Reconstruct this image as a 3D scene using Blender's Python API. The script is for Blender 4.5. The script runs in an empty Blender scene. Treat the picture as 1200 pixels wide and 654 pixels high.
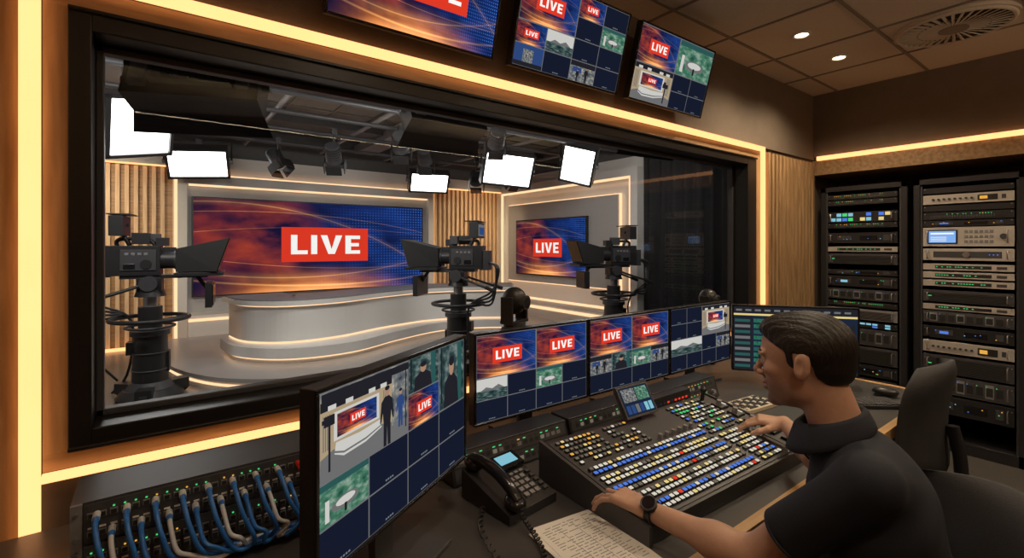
import bpy, math, random
import numpy as np
from mathutils import Vector, Matrix, Euler
random.seed(7)
S=bpy.context.scene
COL=S.collection
# ---------------------------------------------------------------- materials
class N:
    def __init__(s,nt,sock): s.nt=nt; s.s=sock
    def _m(s,op,*o):
        n=s.nt.nodes.new('ShaderNodeMath'); n.operation=op
        for i,x in enumerate((s,)+o):
            if isinstance(x,N): s.nt.links.new(x.s,n.inputs[i])
            else: n.inputs[i].default_value=x
        return N(s.nt,n.outputs[0])
    def __add__(s,o): return s._m('ADD',o)
    def __sub__(s,o): return s._m('SUBTRACT',o)
    def __mul__(s,o): return s._m('MULTIPLY',o)
    def __truediv__(s,o): return s._m('DIVIDE',o)
    def abs(s): return s._m('ABSOLUTE')
    def pow(s,o): return s._m('POWER',o)
    def sin(s): return s._m('SINE')
    def gt(s,o): return s._m('GREATER_THAN',o)
    def lt(s,o): return s._m('LESS_THAN',o)
    def frac(s): return s._m('FRACT')
    def inv(s): return (s*-1.0)+1.0
    def cl(s):
        r=s._m('ADD',0.0); r.s.node.use_clamp=True; return r
MATS={}
def newmat(name):
    m=bpy.data.materials.new(name); m.use_nodes=True
    nt=m.node_tree; nt.nodes.clear()
    out=nt.nodes.new('ShaderNodeOutputMaterial')
    MATS[name]=m
    return m,nt,out
def noise(nt,scale,detail=3,stretch=None,coord='Object'):
    tc=nt.nodes.new('ShaderNodeTexCoord')
    n=nt.nodes.new('ShaderNodeTexNoise'); n.inputs['Scale'].default_value=scale; n.inputs['Detail'].default_value=detail
    if stretch:
        mp=nt.nodes.new('ShaderNodeMapping'); mp.inputs['Scale'].default_value=stretch
        nt.links.new(tc.outputs[coord],mp.inputs[0]); nt.links.new(mp.outputs[0],n.inputs['Vector'])
    else: nt.links.new(tc.outputs[coord],n.inputs['Vector'])
    return n
def mixc(nt,fac,a,b,bt='MIX'):
    n=nt.nodes.new('ShaderNodeMix'); n.data_type='RGBA'; n.blend_type=bt
    if isinstance(fac,N): nt.links.new(fac.s,n.inputs[0])
    elif hasattr(fac,'node'): nt.links.new(fac,n.inputs[0])
    else: n.inputs[0].default_value=fac
    for i,x in ((6,a),(7,b)):
        if isinstance(x,(tuple,list)): n.inputs[i].default_value=(*x[:3],1)
        else: nt.links.new(x,n.inputs[i])
    return n.outputs[2]
def mat(name,col,rough=.5,metal=0,ns=12,nv=.12,stretch=None,bump=0,bs=80,spec=.5):
    m,nt,out=newmat(name)
    b=nt.nodes.new('ShaderNodeBsdfPrincipled'); nt.links.new(b.outputs[0],out.inputs[0])
    n=noise(nt,ns,3,stretch)
    dk=tuple(c*(1-nv) for c in col); lt=tuple(min(1,c*(1+nv)) for c in col)
    nt.links.new(mixc(nt,n.outputs[0],dk,lt),b.inputs['Base Color'])
    b.inputs['Roughness'].default_value=rough; b.inputs['Metallic'].default_value=metal
    b.inputs['Specular IOR Level'].default_value=spec
    if bump:
        n2=noise(nt,bs,4,stretch); bp=nt.nodes.new('ShaderNodeBump'); bp.inputs['Strength'].default_value=bump; bp.inputs['Distance'].default_value=.01
        nt.links.new(n2.outputs[0],bp.inputs['Height']); nt.links.new(bp.outputs[0],b.inputs['Normal'])
    return m
def emis(name,col,st):
    m,nt,out=newmat(name)
    e=nt.nodes.new('ShaderNodeEmission'); e.inputs[1].default_value=st
    n=noise(nt,6); nt.links.new(mixc(nt,n.outputs[0],tuple(c*.94 for c in col),col),e.inputs[0])
    nt.links.new(e.outputs[0],out.inputs[0]); return m
def uvn(nt):
    tc=nt.nodes.new('ShaderNodeTexCoord'); sp=nt.nodes.new('ShaderNodeSeparateXYZ')
    nt.links.new(tc.outputs['UV'],sp.inputs[0]); return N(nt,sp.outputs[0]),N(nt,sp.outputs[1]),tc
def wood(name,stretch,c1,c2):
    m,nt,out=newmat(name)
    b=nt.nodes.new('ShaderNodeBsdfPrincipled'); nt.links.new(b.outputs[0],out.inputs[0])
    n=noise(nt,3.0,6,stretch)
    cr=nt.nodes.new('ShaderNodeValToRGB'); cr.color_ramp.elements[0].position=.32; cr.color_ramp.elements[1].position=.68
    cr.color_ramp.elements[0].color=(*c1,1); cr.color_ramp.elements[1].color=(*c2,1)
    nt.links.new(n.outputs[0],cr.inputs[0]); nt.links.new(cr.outputs[0],b.inputs['Base Color'])
    b.inputs['Roughness'].default_value=.45
    bp=nt.nodes.new('ShaderNodeBump'); bp.inputs['Strength'].default_value=.15; bp.inputs['Distance'].default_value=.005
    nt.links.new(n.outputs[0],bp.inputs['Height']); nt.links.new(bp.outputs[0],b.inputs['Normal'])
    return m
wood('wood_h',(1.2,14,14),(.29,.17,.075),(.48,.30,.15))
wood('wood_v',(14,14,1.2),(.29,.17,.075),(.48,.30,.15))
wood('wood_slat',(10,10,1.0),(.66,.44,.25),(.86,.62,.38))
wood('wood_edge',(1.5,12,12),(.50,.30,.13),(.66,.42,.20))
mat('taupe',(.165,.125,.09),.75,bump=.1)
mat('wall_dark',(.06,.045,.034),.8)
mat('ceil_tile',(.58,.50,.41),.9,ns=90,nv=.1)
mat('ceil_bar',(.22,.18,.14),.6)
mat('carpet',(.075,.068,.060),.95,ns=160,nv=.5,bump=.4,bs=300)
mat('desk_top',(.060,.057,.057),.40,nv=.1,ns=30)
mat('black',(.021,.021,.023),.4)
mat('black_gloss',(.012,.012,.014),.18)
mat('black_matte',(.014,.014,.014),.8)
mat('frame_black',(.012,.011,.010),.35)
mat('dkgrey',(.055,.055,.06),.42)
mat('grey',(.2,.2,.21),.5)
mat('metal',(.5,.5,.52),.32,.9)
mat('silver',(.55,.52,.48),.38,.35)
mat('white_wall',(.74,.71,.67),.6,nv=.03)
mat('white_gloss',(.84,.82,.79),.22,nv=.02)
mat('studio_grey',(.46,.445,.43),.5,nv=.04)
mat('studio_floor',(.22,.20,.185),.25,nv=.1,ns=2)
mat('riser_top',(.42,.40,.385),.3,nv=.05,ns=3)
mat('studio_ceil',(.10,.10,.102),.9)
mat('truss',(.045,.045,.048),.45,.3)
mat('curtain',(.014,.014,.016),.85)
mat('paper',(.75,.73,.68),.7,nv=.02)
mat('ink',(.25,.25,.27),.8)
mat('cable_blue',(.03,.17,.55),.4)
mat('cable_white',(.65,.67,.7),.4)
mat('cable_red',(.5,.03,.02),.4)
mat('beige',(.55,.48,.36),.6)
mat('skin',(.54,.325,.23),.52,ns=60,nv=.10,bump=.06,bs=300)
mat('hair',(.012,.009,.007),.5,ns=40,nv=.6,stretch=(1,5,1),bump=.35,bs=70)
mat('shirt',(.013,.017,.029),.85,ns=200,nv=.3,bump=.1,bs=400)
mat('pants',(.02,.02,.025),.9)
mat('chair_fabric',(.028,.028,.031),.7,ns=200,nv=.3,bump=.2,bs=500)
mat('eye',(.7,.68,.66),.2)
mat('lens',(.12,.12,.13),.12)
# face skin: shaved-beard tone on the jaw and lip, warmer lips
m,nt,out=newmat('skin_face')
b=nt.nodes.new('ShaderNodeBsdfPrincipled'); nt.links.new(b.outputs[0],out.inputs[0]); b.inputs['Roughness'].default_value=.52
tc=nt.nodes.new('ShaderNodeTexCoord'); sp=nt.nodes.new('ShaderNodeSeparateXYZ'); nt.links.new(tc.outputs['Object'],sp.inputs[0])
ox,oy,oz=N(nt,sp.outputs[0]),N(nt,sp.outputs[1]),N(nt,sp.outputs[2])
fn=noise(nt,90,4); fb=N(nt,fn.outputs[0])
beard=((oz*-1.0-.036)*45.0).cl()*((ox+.005)*40.0).cl()*((oz+.135)*40.0).cl()*(fb*.5+.45)
c0=mixc(nt,fn.outputs[0],(.49,.29,.205),(.58,.355,.26)); c1=mixc(nt,(beard*.85).cl(),c0,(.20,.13,.10))
lipm=((ox-.083)*300.0).cl()*(((oz+.061).abs()*-1.0+.011)*300.0).cl()*(((oy.abs())*-1.0+.024)*200.0).cl()
nt.links.new(mixc(nt,lipm.cl(),c1,(.40,.16,.13)),b.inputs['Base Color'])
bp=nt.nodes.new('ShaderNodeBump'); bp.inputs['Strength'].default_value=.08; bp.inputs['Distance'].default_value=.004
nt.links.new(fn.outputs[0],bp.inputs['Height']); nt.links.new(bp.outputs[0],b.inputs['Normal'])
emis('led',(1,.43,.165),2.15)
emis('led_s',(1,.61,.34),1.45)
emis('fill_uplight',(1,.76,.50),25)
emis('softbox',(1,.98,.95),8)
emis('key_light',(1,.95,.88),35)
emis('down',(1,.8,.5),12)
emis('navy',(.008,.011,.026),1)
emis('navy2',(.012,.020,.042),1)
emis('red_box',(.80,.045,.020),.95)
emis('txt_white',(1,.97,.93),1)
emis('lab_grey',(.35,.4,.45),.5)
emis('e_green',(.1,.85,.25),.75)
emis('e_amber',(1,.5,.08),.8)
emis('e_yel',(1,.78,.30),.8)
emis('e_red',(1,.06,.03),.8)
emis('e_blue',(.10,.24,.85),.85)
emis('e_wht',(.92,.85,.70),.75)
emis('e_dim',(.35,.30,.22),.45)
emis('e_cyan',(.3,.7,.85),.75)
emis('f_cream',(.55,.42,.26),.75)
emis('f_white',(.8,.79,.75),.75)
emis('f_grey',(.22,.22,.225),.7)
emis('f_dark',(.02,.02,.027),.8)
emis('f_blue',(.03,.07,.22),.9)
emis('f_teal',(.03,.115,.11),.8)
emis('f_skin',(.5,.28,.19),.8)
emis('lcd_blue',(.25,.5,1),.9)
def noisy(name,cols,sc,st):
    m,nt,out=newmat(name)
    e=nt.nodes.new('ShaderNodeEmission'); e.inputs[1].default_value=st
    n=noise(nt,sc,4,None,'UV'); cr=nt.nodes.new('ShaderNodeValToRGB')
    cr.color_ramp.elements[0].position=.3; cr.color_ramp.elements[1].position=.7
    cr.color_ramp.elements[0].color=(*cols[0],1); cr.color_ramp.elements[1].color=(*cols[-1],1)
    for i,c in enumerate(cols[1:-1]):
        el=cr.color_ramp.elements.new(.3+.4*(i+1)/(len(cols)-1)); el.color=(*c,1)
    nt.links.new(n.outputs[0],cr.inputs[0]); nt.links.new(cr.outputs[0],e.inputs[0]); nt.links.new(e.outputs[0],out.inputs[0])
noisy('n_green',[(.02,.10,.07),(.09,.27,.17),(.42,.56,.46)],6,.7)
noisy('n_room',[(.04,.05,.08),(.20,.22,.23),(.65,.58,.45)],7,.7)
noisy('n_teal',[(.010,.022,.028),(.045,.09,.09),(.28,.36,.34)],5,.7)
noisy('n_wave',[(.01,.03,.03),(.03,.20,.13),(.12,.5,.3)],22,.6)
def live_bg(name,st):
    m,nt,out=newmat(name); u,v,tc=uvn(nt)
    e=nt.nodes.new('ShaderNodeEmission'); e.inputs[1].default_value=st
    nz=noise(nt,2.4,5,(1.4,1,1),'UV'); nn=N(nt,nz.outputs[0])
    nz2=noise(nt,5,6,(1.3,1.2,1),'UV'); n2=N(nt,nz2.outputs[0])
    nc=((nn-.36)*3.6).cl(); nf=((n2-.30)*2.2).cl()
    du=(u-.46); dv=(v+.08)
    glow=((du*du*3.4+dv*dv*6.0).inv()).cl().pow(2.4)
    g2=(((u-.20)*(u-.20)*9.0+(v-.60)*(v-.60)*2.4).inv()).cl().pow(1.3)*nc*(nf*.8+.25)
    base=mixc(nt,((u-.32)*2.2+(nn-.5)*.9).cl(),(.010,.007,.040),(.008,.035,.20))
    b2=mixc(nt,(nf*.8+.15).cl(),(.004,.006,.03),base)
    def addc(a,f,col):
        return mixc(nt,1.0,a,mixc(nt,f.cl(),(0,0,0),col),'ADD')
    c=mixc(nt,(g2*1.1).cl(),b2,(.62,.075,.02))
    c=mixc(nt,(glow*(nf*.8+.45)).cl(),c,(1.0,.27,.035))
    hot=((du*du*7.0+dv*dv*26.0).inv()).cl().pow(1.5)
    c=addc(c,hot*.8,(1.0,.55,.22))
    dots=(((u*70.0).frac()-.5).abs().lt(.22)*((v*30.0).frac()-.5).abs().lt(.22))*(nn-.36).cl()*5.0*(u-.45).cl()
    c=addc(c,dots,(.08,.25,.8))
    s=None
    for a,b,cc,w in ((.15,.55,.40,.010),(.05,.35,.55,.018),(.88,-.35,.25,.007),(.24,.30,.70,.006),(.97,-.9,.10,.010),(.72,-.28,.5,.004)):
        q=(v-a-((u-cc)*(u-cc)*b)).abs()/w
        k=(q.inv()).cl().pow(1.5)
        s=k if s is None else s+k
    for a,b,cc,w in ((.15,.55,.40,.06),(.97,-.9,.10,.05)):
        q=(v-a-((u-cc)*(u-cc)*b)).abs()/w
        s=s+(q.inv()).cl()*.25
    c=addc(c,s*((glow+g2)*.8+.16),(1.0,.52,.16))
    nt.links.new(c,e.inputs[0]); nt.links.new(e.outputs[0],out.inputs[0])
live_bg('live_bg',1.0)
# window glass: clear sheet with fresnel reflection
m,nt,out=newmat('glass')
tr=nt.nodes.new('ShaderNodeBsdfTransparent'); tr.inputs[0].default_value=(.96,.97,.97,1)
gl=nt.nodes.new('ShaderNodeBsdfGlossy'); gl.inputs['Roughness'].default_value=0.0
fr=nt.nodes.new('ShaderNodeFresnel'); fr.inputs[0].default_value=1.42
mx=nt.nodes.new('ShaderNodeMixShader'); nt.links.new(fr.outputs[0],mx.inputs[0]); nt.links.new(tr.outputs[0],mx.inputs[1]); nt.links.new(gl.outputs[0],mx.inputs[2]); nt.links.new(mx.outputs[0],out.inputs[0])

# ---------------------------------------------------------------- mesh builder
class MB:
    def __init__(s): s.v=[]; s.f=[]; s.m=[]; s.uv=[]; s.sm=[]; s.ml=[]; s.M=Matrix.Identity(4)
    def mi(s,n):
        if n not in s.ml: s.ml.append(n)
        return s.ml.index(n)
    def add(s,vs,fs,mt,uvs=None,smooth=False):
        o=len(s.v); s.v+= [tuple(s.M@Vector(p)) for p in vs]; k=s.mi(mt)
        for i,f in enumerate(fs):
            s.f.append([o+a for a in f]); s.m.append(k); s.sm.append(smooth)
            s.uv.append(uvs[i] if uvs else [(0,0)]*len(f))
    def box(s,c,d,mt,rot=None):
        R=Euler(rot).to_matrix() if rot else Matrix.Identity(3)
        h=[x/2 for x in d]; c=Vector(c)
        vs=[c+R@Vector((x*h[0],y*h[1],z*h[2])) for x in(-1,1) for y in(-1,1) for z in(-1,1)]
        s.add(vs,[(0,1,3,2),(4,6,7,5),(0,4,5,1),(2,3,7,6),(0,2,6,4),(1,5,7,3)],mt)
    def bx(s,x0,x1,y0,y1,z0,z1,mt): s.box(((x0+x1)/2,(y0+y1)/2,(z0+z1)/2),(x1-x0,y1-y0,z1-z0),mt)
    def hexa(s,b,t,mt):
        s.add(list(b)+list(t),[(3,2,1,0),(4,5,6,7),(0,1,5,4),(1,2,6,5),(2,3,7,6),(3,0,4,7)],mt)
    def cyl(s,p0,p1,r,mt,r2=None,n=16,smooth=True):
        p0=Vector(p0);p1=Vector(p1); r2=r if r2 is None else r2
        d=(p1-p0).normalized(); a=d.orthogonal().normalized(); b=d.cross(a)
        A=[p0+(a*math.cos(t)+b*math.sin(t))*r for t in [2*math.pi*i/n for i in range(n)]]
        B=[p1+(a*math.cos(t)+b*math.sin(t))*r2 for t in [2*math.pi*i/n for i in range(n)]]
        s.add(A+B,[(i,(i+1)%n,n+(i+1)%n,n+i) for i in range(n)],mt,smooth=smooth)
        s.add(A,[tuple(range(n-1,-1,-1))],mt); s.add(B,[tuple(range(n))],mt)
    def tube(s,pts,r,mt,n=8,closed=False,flat=1.0):
        P=[Vector(p) for p in pts]; L=len(P); up=None; vs=[]
        for i,p in enumerate(P):
            if closed: d=(P[(i+1)%L]-P[i-1])
            else: d=P[min(i+1,L-1)]-P[max(i-1,0)]
            d.normalize()
            if up is None: up=d.orthogonal().normalized()
            else:
                up=(up-d*up.dot(d)); up=up.normalized() if up.length>1e-6 else d.orthogonal().normalized()
            b=d.cross(up)
            rr=r[i] if isinstance(r,(list,tuple)) else r
            for k in range(n):
                t=2*math.pi*k/n; vs.append(p+up*math.cos(t)*rr+b*math.sin(t)*rr*flat)
        fs=[]
        for i in range(L if closed else L-1):
            j=(i+1)%L
            for k in range(n): fs.append((i*n+k,i*n+(k+1)%n,j*n+(k+1)%n,j*n+k))
        s.add(vs,fs,mt,smooth=True)
        if not closed:
            s.add(vs[:n],[tuple(range(n-1,-1,-1))],mt); s.add(vs[-n:],[tuple(range(n))],mt)
    def curve(s,ctrl,r,mt,n=8,seg=6,**k): s.tube(crom(ctrl,seg),r,mt,n,**k)
    def sph(s,c,r,mt,n=16,m=10,R=None):
        if not isinstance(r,(tuple,list)): r=(r,r,r)
        c=Vector(c); vs=[]
        for j in range(m+1):
            ph=math.pi*j/m
            for i in range(n):
                t=2*math.pi*i/n; p=Vector((math.sin(ph)*math.cos(t)*r[0],math.sin(ph)*math.sin(t)*r[1],math.cos(ph)*r[2]))
                if R: p=R@p
                vs.append(c+p)
        fs=[(j*n+i,(j+1)*n+i,(j+1)*n+(i+1)%n,j*n+(i+1)%n) for j in range(m) for i in range(n)]
        s.add(vs,fs,mt,smooth=True)
    def torus(s,c,R,r,mt,ax=(0,0,1),n=32,m=8):
        ax=Vector(ax).normalized(); a=ax.orthogonal().normalized(); b=ax.cross(a); c=Vector(c)
        s.tube([c+(a*math.cos(t)+b*math.sin(t))*R for t in [2*math.pi*i/n for i in range(n)]],r,mt,m,closed=True)
    def prism(s,poly,z0,z1,mt,smooth=False):
        n=len(poly); A=[(x,y,z0) for x,y in poly]; B=[(x,y,z1) for x,y in poly]
        s.add(A+B,[(i,(i+1)%n,n+(i+1)%n,n+i) for i in range(n)],mt,smooth=smooth)
        s.add(A,[tuple(range(n-1,-1,-1))],mt); s.add(B,[tuple(range(n))],mt)
    def quad(s,pts,mt): s.add(pts,[(0,1,2,3)],mt,[[(0,0),(1,0),(1,1),(0,1)]])
    def rq(s,x0,z0,w,h,y,mt): # rectangle facing -Y
        s.quad([(x0,y,z0),(x0+w,y,z0),(x0+w,y,z0+h),(x0,y,z0+h)],mt)
    def pe(s,cx,cz,rx,rz,y,mt,n=14): # ellipse facing -Y
        s.add([(cx+rx*math.cos(2*math.pi*i/n),y,cz+rz*math.sin(2*math.pi*i/n)) for i in range(n)],[tuple(range(n))],mt)
    def build(s,name,loc=(0,0,0),rz=0,bevel=0,seg=2,parent=None,mw=None):
        me=bpy.data.meshes.new(name); me.from_pydata(s.v,[],s.f)
        for n in s.ml: me.materials.append(MATS[n])
        me.polygons.foreach_set('material_index',s.m); me.polygons.foreach_set('use_smooth',s.sm)
        ul=me.uv_layers.new(name='UVMap'); flat=[c for f in s.uv for p in f for c in p]; ul.data.foreach_set('uv',flat)
        me.update(); ob=bpy.data.objects.new(name,me); COL.objects.link(ob)
        if mw is not None: ob.matrix_world=mw
        else: ob.location=loc; ob.rotation_euler=(0,0,rz)
        if parent: ob.parent=parent
        if bevel:
            b=ob.modifiers.new('bevel','BEVEL'); b.width=bevel; b.segments=seg; b.limit_method='ANGLE'; b.angle_limit=math.radians(50)
        return ob
def crom(c,seg=6,closed=False):
    P=[Vector(p) for p in c]; out=[]; L=len(P)
    rng=range(L) if closed else range(L-1)
    for i in rng:
        if closed: a,b,d,e=P[i-1],P[i],P[(i+1)%L],P[(i+2)%L]
        else: a,b,d,e=P[max(i-1,0)],P[i],P[i+1],P[min(i+2,L-1)]
        for k in range(seg):
            t=k/seg; out.append(.5*((2*b)+(d-a)*t+(2*a-5*b+4*d-e)*t*t+(3*b-a-3*d+e)*t**3))
    if not closed: out.append(P[-1])
    return out
def empty(name,loc=(0,0,0),rz=0):
    e=bpy.data.objects.new(name,None); e.location=loc; e.rotation_euler=(0,0,rz); e.empty_display_size=.1; COL.objects.link(e); return e

# ---------------------------------------------------------------- screen content
def live(mb,cx,cz,w,h,y,box='red_box',tx='txt_white'):
    mb.rq(cx-w/2,cz-h/2,w,h,y,box)
    lh=h*.56; k=lh; z=cz-lh/2; y2=y-max(.0006,h*.006)
    wid={'L':.62,'I':.24,'V':.86,'E':.62}; gap=.13
    tot=sum(wid.values())+3*gap; k=min(lh,w*.82/tot) ; sx=w*.8/tot; x=cx-tot*sx/2; st=.235
    for c in 'LIVE':
        def r(a,b,c2,d): mb.rq(x+a*sx,z+b*lh,(c2-a)*sx,(d-b)*lh,y2,tx)
        if c=='L': r(0,0,st,1); r(st,0,.62,.2)
        if c=='I': r(0,0,st,1)
        if c=='E': r(0,0,st,1); r(st,0,.62,.19); r(st,.405,.57,.59); r(st,.81,.62,1)
        if c=='V':
            P=lambda a,b:(x+a*sx,y2,z+b*lh)
            mb.quad([P(.30,0),P(.43,0),P(.43,.26),P(.26,1)],tx); mb.quad([P(.43,0),P(.56,0),P(.60,1),P(.43,.26)],tx)
            mb.quad([P(.30,0),P(.43,.26),P(.26,1),P(0,1)],tx); mb.quad([P(.56,0),P(.86,1),P(.60,1),P(.43,.26)],tx)
        x+=(wid[c]+gap)*sx
def tile(mb,x,z,w,h,y,kind):
    g=min(w,h)*.02; x+=g;z+=g;w-=2*g;h-=2*g; e=.0005
    def r(a,b,c,d,m,l=1): mb.rq(x+a*w,z+b*h,c*w,d*h,y-e*l,m)
    def el(a,b,c,d,m,l=1): mb.pe(x+a*w,z+b*h,c*w,d*h,y-e*l,m)
    def pl(pts,m,l=1): mb.add([(x+a*w,y-e*l,z+b*h) for a,b in pts],[tuple(range(len(pts)))],m)
    def fig(cx,b,s,m,l): # standing person
        pl([(cx-.01*s,b),(cx-.05*s,b),(cx-.05*s,b+.35*s),(cx-.06*s,b+.5*s),(cx-.085*s,b+.35*s),(cx-.10*s,b+.37*s),(cx-.08*s,b+.66*s),(cx-.03*s,b+.73*s),(cx+.03*s,b+.73*s),(cx+.08*s,b+.66*s),(cx+.10*s,b+.37*s),(cx+.085*s,b+.35*s),(cx+.06*s,b+.5*s),(cx+.05*s,b+.35*s),(cx+.05*s,b),(cx+.01*s,b),(cx,b+.3*s)],m,l)
        el(cx,b+.80*s,.034*s,.065*s,'f_skin',l+.5); el(cx,b+.85*s,.035*s,.035*s,'f_dark',l+1)
    def setv(x0,z0,sw,sh,l):
        def R(a,b,c,d,m,k): r(x0+a*sw,z0+b*sh,c*sw,d*sh,m,l+k)
        def Q(pts,m,k): pl([(x0+a*sw,z0+b*sh) for a,b in pts],m,l+k)
        R(0,0,1,1,'f_cream',0); R(0,.86,1,.14,'f_dark',1); Q([(0,0),(1,0),(1,.2),(.8,.27),(.15,.27),(0,.2)],'f_grey',1)
        for a in (.03,.055,.08,.105,.86,.885,.91,.935): R(a,.3,.012,.5,'f_grey',1)
        R(.16,.38,.63,.42,'f_white',1.3)
        r(x0+.2*sw,z0+.42*sh,.55*sw,.34*sh,'live_bg',l+2); live(mb,x+(x0+.475*sw)*w,z+(z0+.6*sh)*h,w*sw*.22,h*sh*.15,y-e*(l+3))
        Q([(.16,.20),(.28,.11),(.58,.13),(.82,.22),(.82,.36),(.5,.33),(.18,.36)],'f_white',4); Q([(.16,.22),(.28,.15),(.58,.17),(.82,.25),(.82,.27),(.58,.20),(.28,.18),(.16,.25)],'f_grey',5)
        for a in (.08,.3,.62,.8): R(a,.86,.1,.07,'f_white',5)
    if kind=='live':
        r(0,0,1,1,'live_bg',0); live(mb,x+w*.5,z+h*.5,w*.5,h*.38,y-e)
    elif kind=='navy':
        r(0,0,1,1,'navy',0)
        for k in range(4): r(.39+k*.055,.07,.038,.045,'lab_grey')
    elif kind=='studio': setv(0,0,1,1,0); r(.82,.05,.03,.5,'f_dark',7); r(.76,.5,.15,.12,'f_dark',7); r(.78,.62,.06,.06,'f_dark',7)
    elif kind=='anchor':
        r(0,0,1,1,'n_room',0); r(0,0,1,.2,'f_grey',1); setv(0,.1,.78,.8,1); r(.0,.9,1,.1,'f_dark',8)
        fig(.70,.0,.9,'f_dark',9); fig(.88,.15,.6,'f_blue',9); r(.95,.1,.015,.8,'f_dark',8); r(.80,.2,.012,.7,'f_grey',8); r(.02,.62,.10,.12,'f_dark',9); r(.00,.66,.05,.05,'f_dark',9.4); r(.06,.1,.02,.55,'f_dark',9)
    elif kind=='person':
        r(0,0,1,1,'n_teal',0); r(.72,0,.16,1,'f_teal',1); r(.05,.1,.05,.9,'f_dark',1); pl([(.15,0),(.2,.4),(.36,.52),(.54,.52),(.7,.4),(.75,0)],'f_dark',2); el(.45,.64,.10,.15,'f_skin',3); el(.45,.73,.105,.08,'f_dark',4)
    elif kind=='green':
        r(0,0,1,1,'n_green',0); el(.5,.35,.28,.16,'f_grey',1); el(.5,.38,.2,.1,'f_white',2); r(.1,.1,.08,.5,'f_white',2); r(.47,.1,.05,.2,'f_dark',3); r(.0,.85,1,.15,'f_teal',1)
    elif kind=='room':
        r(0,0,1,1,'n_room',0); r(.0,.75,1,.25,'f_dark',1); r(.1,.45,.35,.25,'f_blue',2); fig(.65,0,.9,'f_dark',3); fig(.3,0,.7,'f_dark',3)
    elif kind=='sky':
        r(0,0,1,1,'f_white',0); r(0,0,1,.45,'n_teal',1); pl([(.1,.42),(.3,.6),(.5,.5),(.7,.65),(.9,.45)],'f_grey',2)
    elif kind=='bluef':
        r(0,0,1,1,'f_blue',0); r(.3,.2,.35,.6,'n_room',1); r(.0,0,1,.2,'f_dark',2)
def screen(mb,x,z,w,h,y,cols,rows,tiles):
    mb.rq(x,z,w,h,y,'f_grey'); used=set(); cw=w/cols; rh=h/rows
    for c,r,tw,th,k in tiles:
        for a in range(tw):
            for b in range(th): used.add((c+a,r+b))
        tile(mb,x+c*cw,z+h-(r+th)*rh,tw*cw,th*rh,y-.0008,k)
    for c in range(cols):
        for r in range(rows):
            if (c,r) not in used: tile(mb,x+c*cw,z+h-(r+1)*rh,cw,rh,y-.0008,'navy')
def monitor(name,w,h,loc,rz,cols,rows,tiles,zb=.15,stand=True,tilt=0,custom=None):
    mb=MB(); d=.035
    if tilt: mb.M=Matrix.Translation((0,0,zb))@Matrix.Rotation(tilt,4,'X')@Matrix.Translation((0,0,-zb))
    b=.009
    mb.box((0,d/2,zb+h/2),(w,d,h),'black'); mb.box((0,d+.015,zb+h*.5),(w*.55,.03,h*.5),'black')
    for bx0,bw,bz,bh in ((-w/2,w,zb,b),(-w/2,w,zb+h-b,b),(-w/2,b,zb+b,h-2*b),(w/2-b,b,zb+b,h-2*b)):
        mb.box((bx0+bw/2,-.003,bz+bh/2),(bw,.006,bh),'black_gloss')
    if custom: custom(mb,-w/2+b,zb+b,w-2*b,h-2*b,-.0008)
    else: screen(mb,-w/2+b,zb+b,w-2*b,h-2*b,-.0008,cols,rows,tiles)
    if stand:
        mb.box((0,d+.04,(zb+h*.5)/2),(.07,.02,zb+h*.5),'dkgrey')
        mb.box((0,d+.02,.006),(.26,.2,.012),'dkgrey')
        mb.box((0,d+.03,zb+h*.5),(.1,.04,.1),'dkgrey')
    else:
        mb.M=Matrix.Identity(4)
    return mb.build(name,loc,rz,bevel=.0015,seg=1)

# ================================================================ CONTROL ROOM SHELL
WY=1.80
def slab(name,*a,bevel=0):
    mb=MB()
    for q in (a if isinstance(a[0],tuple) else [a]): mb.bx(*q)
    return mb.build(name,bevel=bevel)
XL,XR,YB,ZC=-1.3,5.35,-1.9,2.83
slab('floor',(XL-.1,XR+.1,YB-.1,2.0,-.1,0,'carpet'))
slab('wall_north',(XL,-.284,WY,2.0,0,ZC,'wood_v'),(-.239,4.70,WY,2.0,2.26,ZC,'taupe'),(-.239,3.74,WY+.0,2.0,0,.862,'wall_dark'),
     (-.239,3.74,WY,2.0,.884,.93,'wood_h'),(-.239,3.74,WY,2.0,2.165,2.222,'wood_h'),(-.239,-.188,WY,2.0,.93,2.165,'wood_v'),
     (3.66,3.735,WY,2.0,.93,2.165,'wood_v'),(3.76,XR,WY+.02,2.0,0,2.26,'taupe'),(4.70,XR,WY,2.0,2.26,ZC,'taupe'),
     (-.284,-.239,WY+.012,2.0,0,ZC,'wall_dark'),(-.239,3.76,WY+.012,2.0,2.222,2.26,'wall_dark'),(-.239,3.76,WY+.012,2.0,.862,.884,'wall_dark'),(3.735,3.76,WY+.012,2.0,0,2.222,'wall_dark'))
slab('wall_west',(XL-.1,XL,YB,2.0,0,ZC,'wood_v'))
slab('wall_south',(XL,XR,YB-.1,YB,0,ZC,'taupe'))
slab('wall_east',(XR,XR+.1,YB,2.0,0,ZC,'wall_dark'),(4.70,XR,YB,WY,2.285,ZC,'taupe'),(4.68,XR,YB,WY,2.12,2.245,'wood_h'),(4.72,XR,YB,WY,2.245,2.285,'wall_dark'))
def strip(name,*bxs,m='led'):
    mb=MB()
    for b in bxs: mb.bx(*b,m)
    return mb.build(name)
PR=.030
strip('led_strip',(-.281,-.242,WY-PR,WY,0.02,ZC-.01),(-.239,3.757,WY-PR,WY,2.226,2.256),(-.239,3.757,WY-PR,WY,.864,.882),(3.737,3.757,WY-PR,WY,.9,2.226))
strip('led_strip',(4.665,4.70,YB+.01,WY-.04,2.248,2.282))
strip('led_strip',(XL+.1,4.6,YB+.001,YB+.04,2.24,2.29))  # added on the unseen south wall to brighten the room
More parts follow.
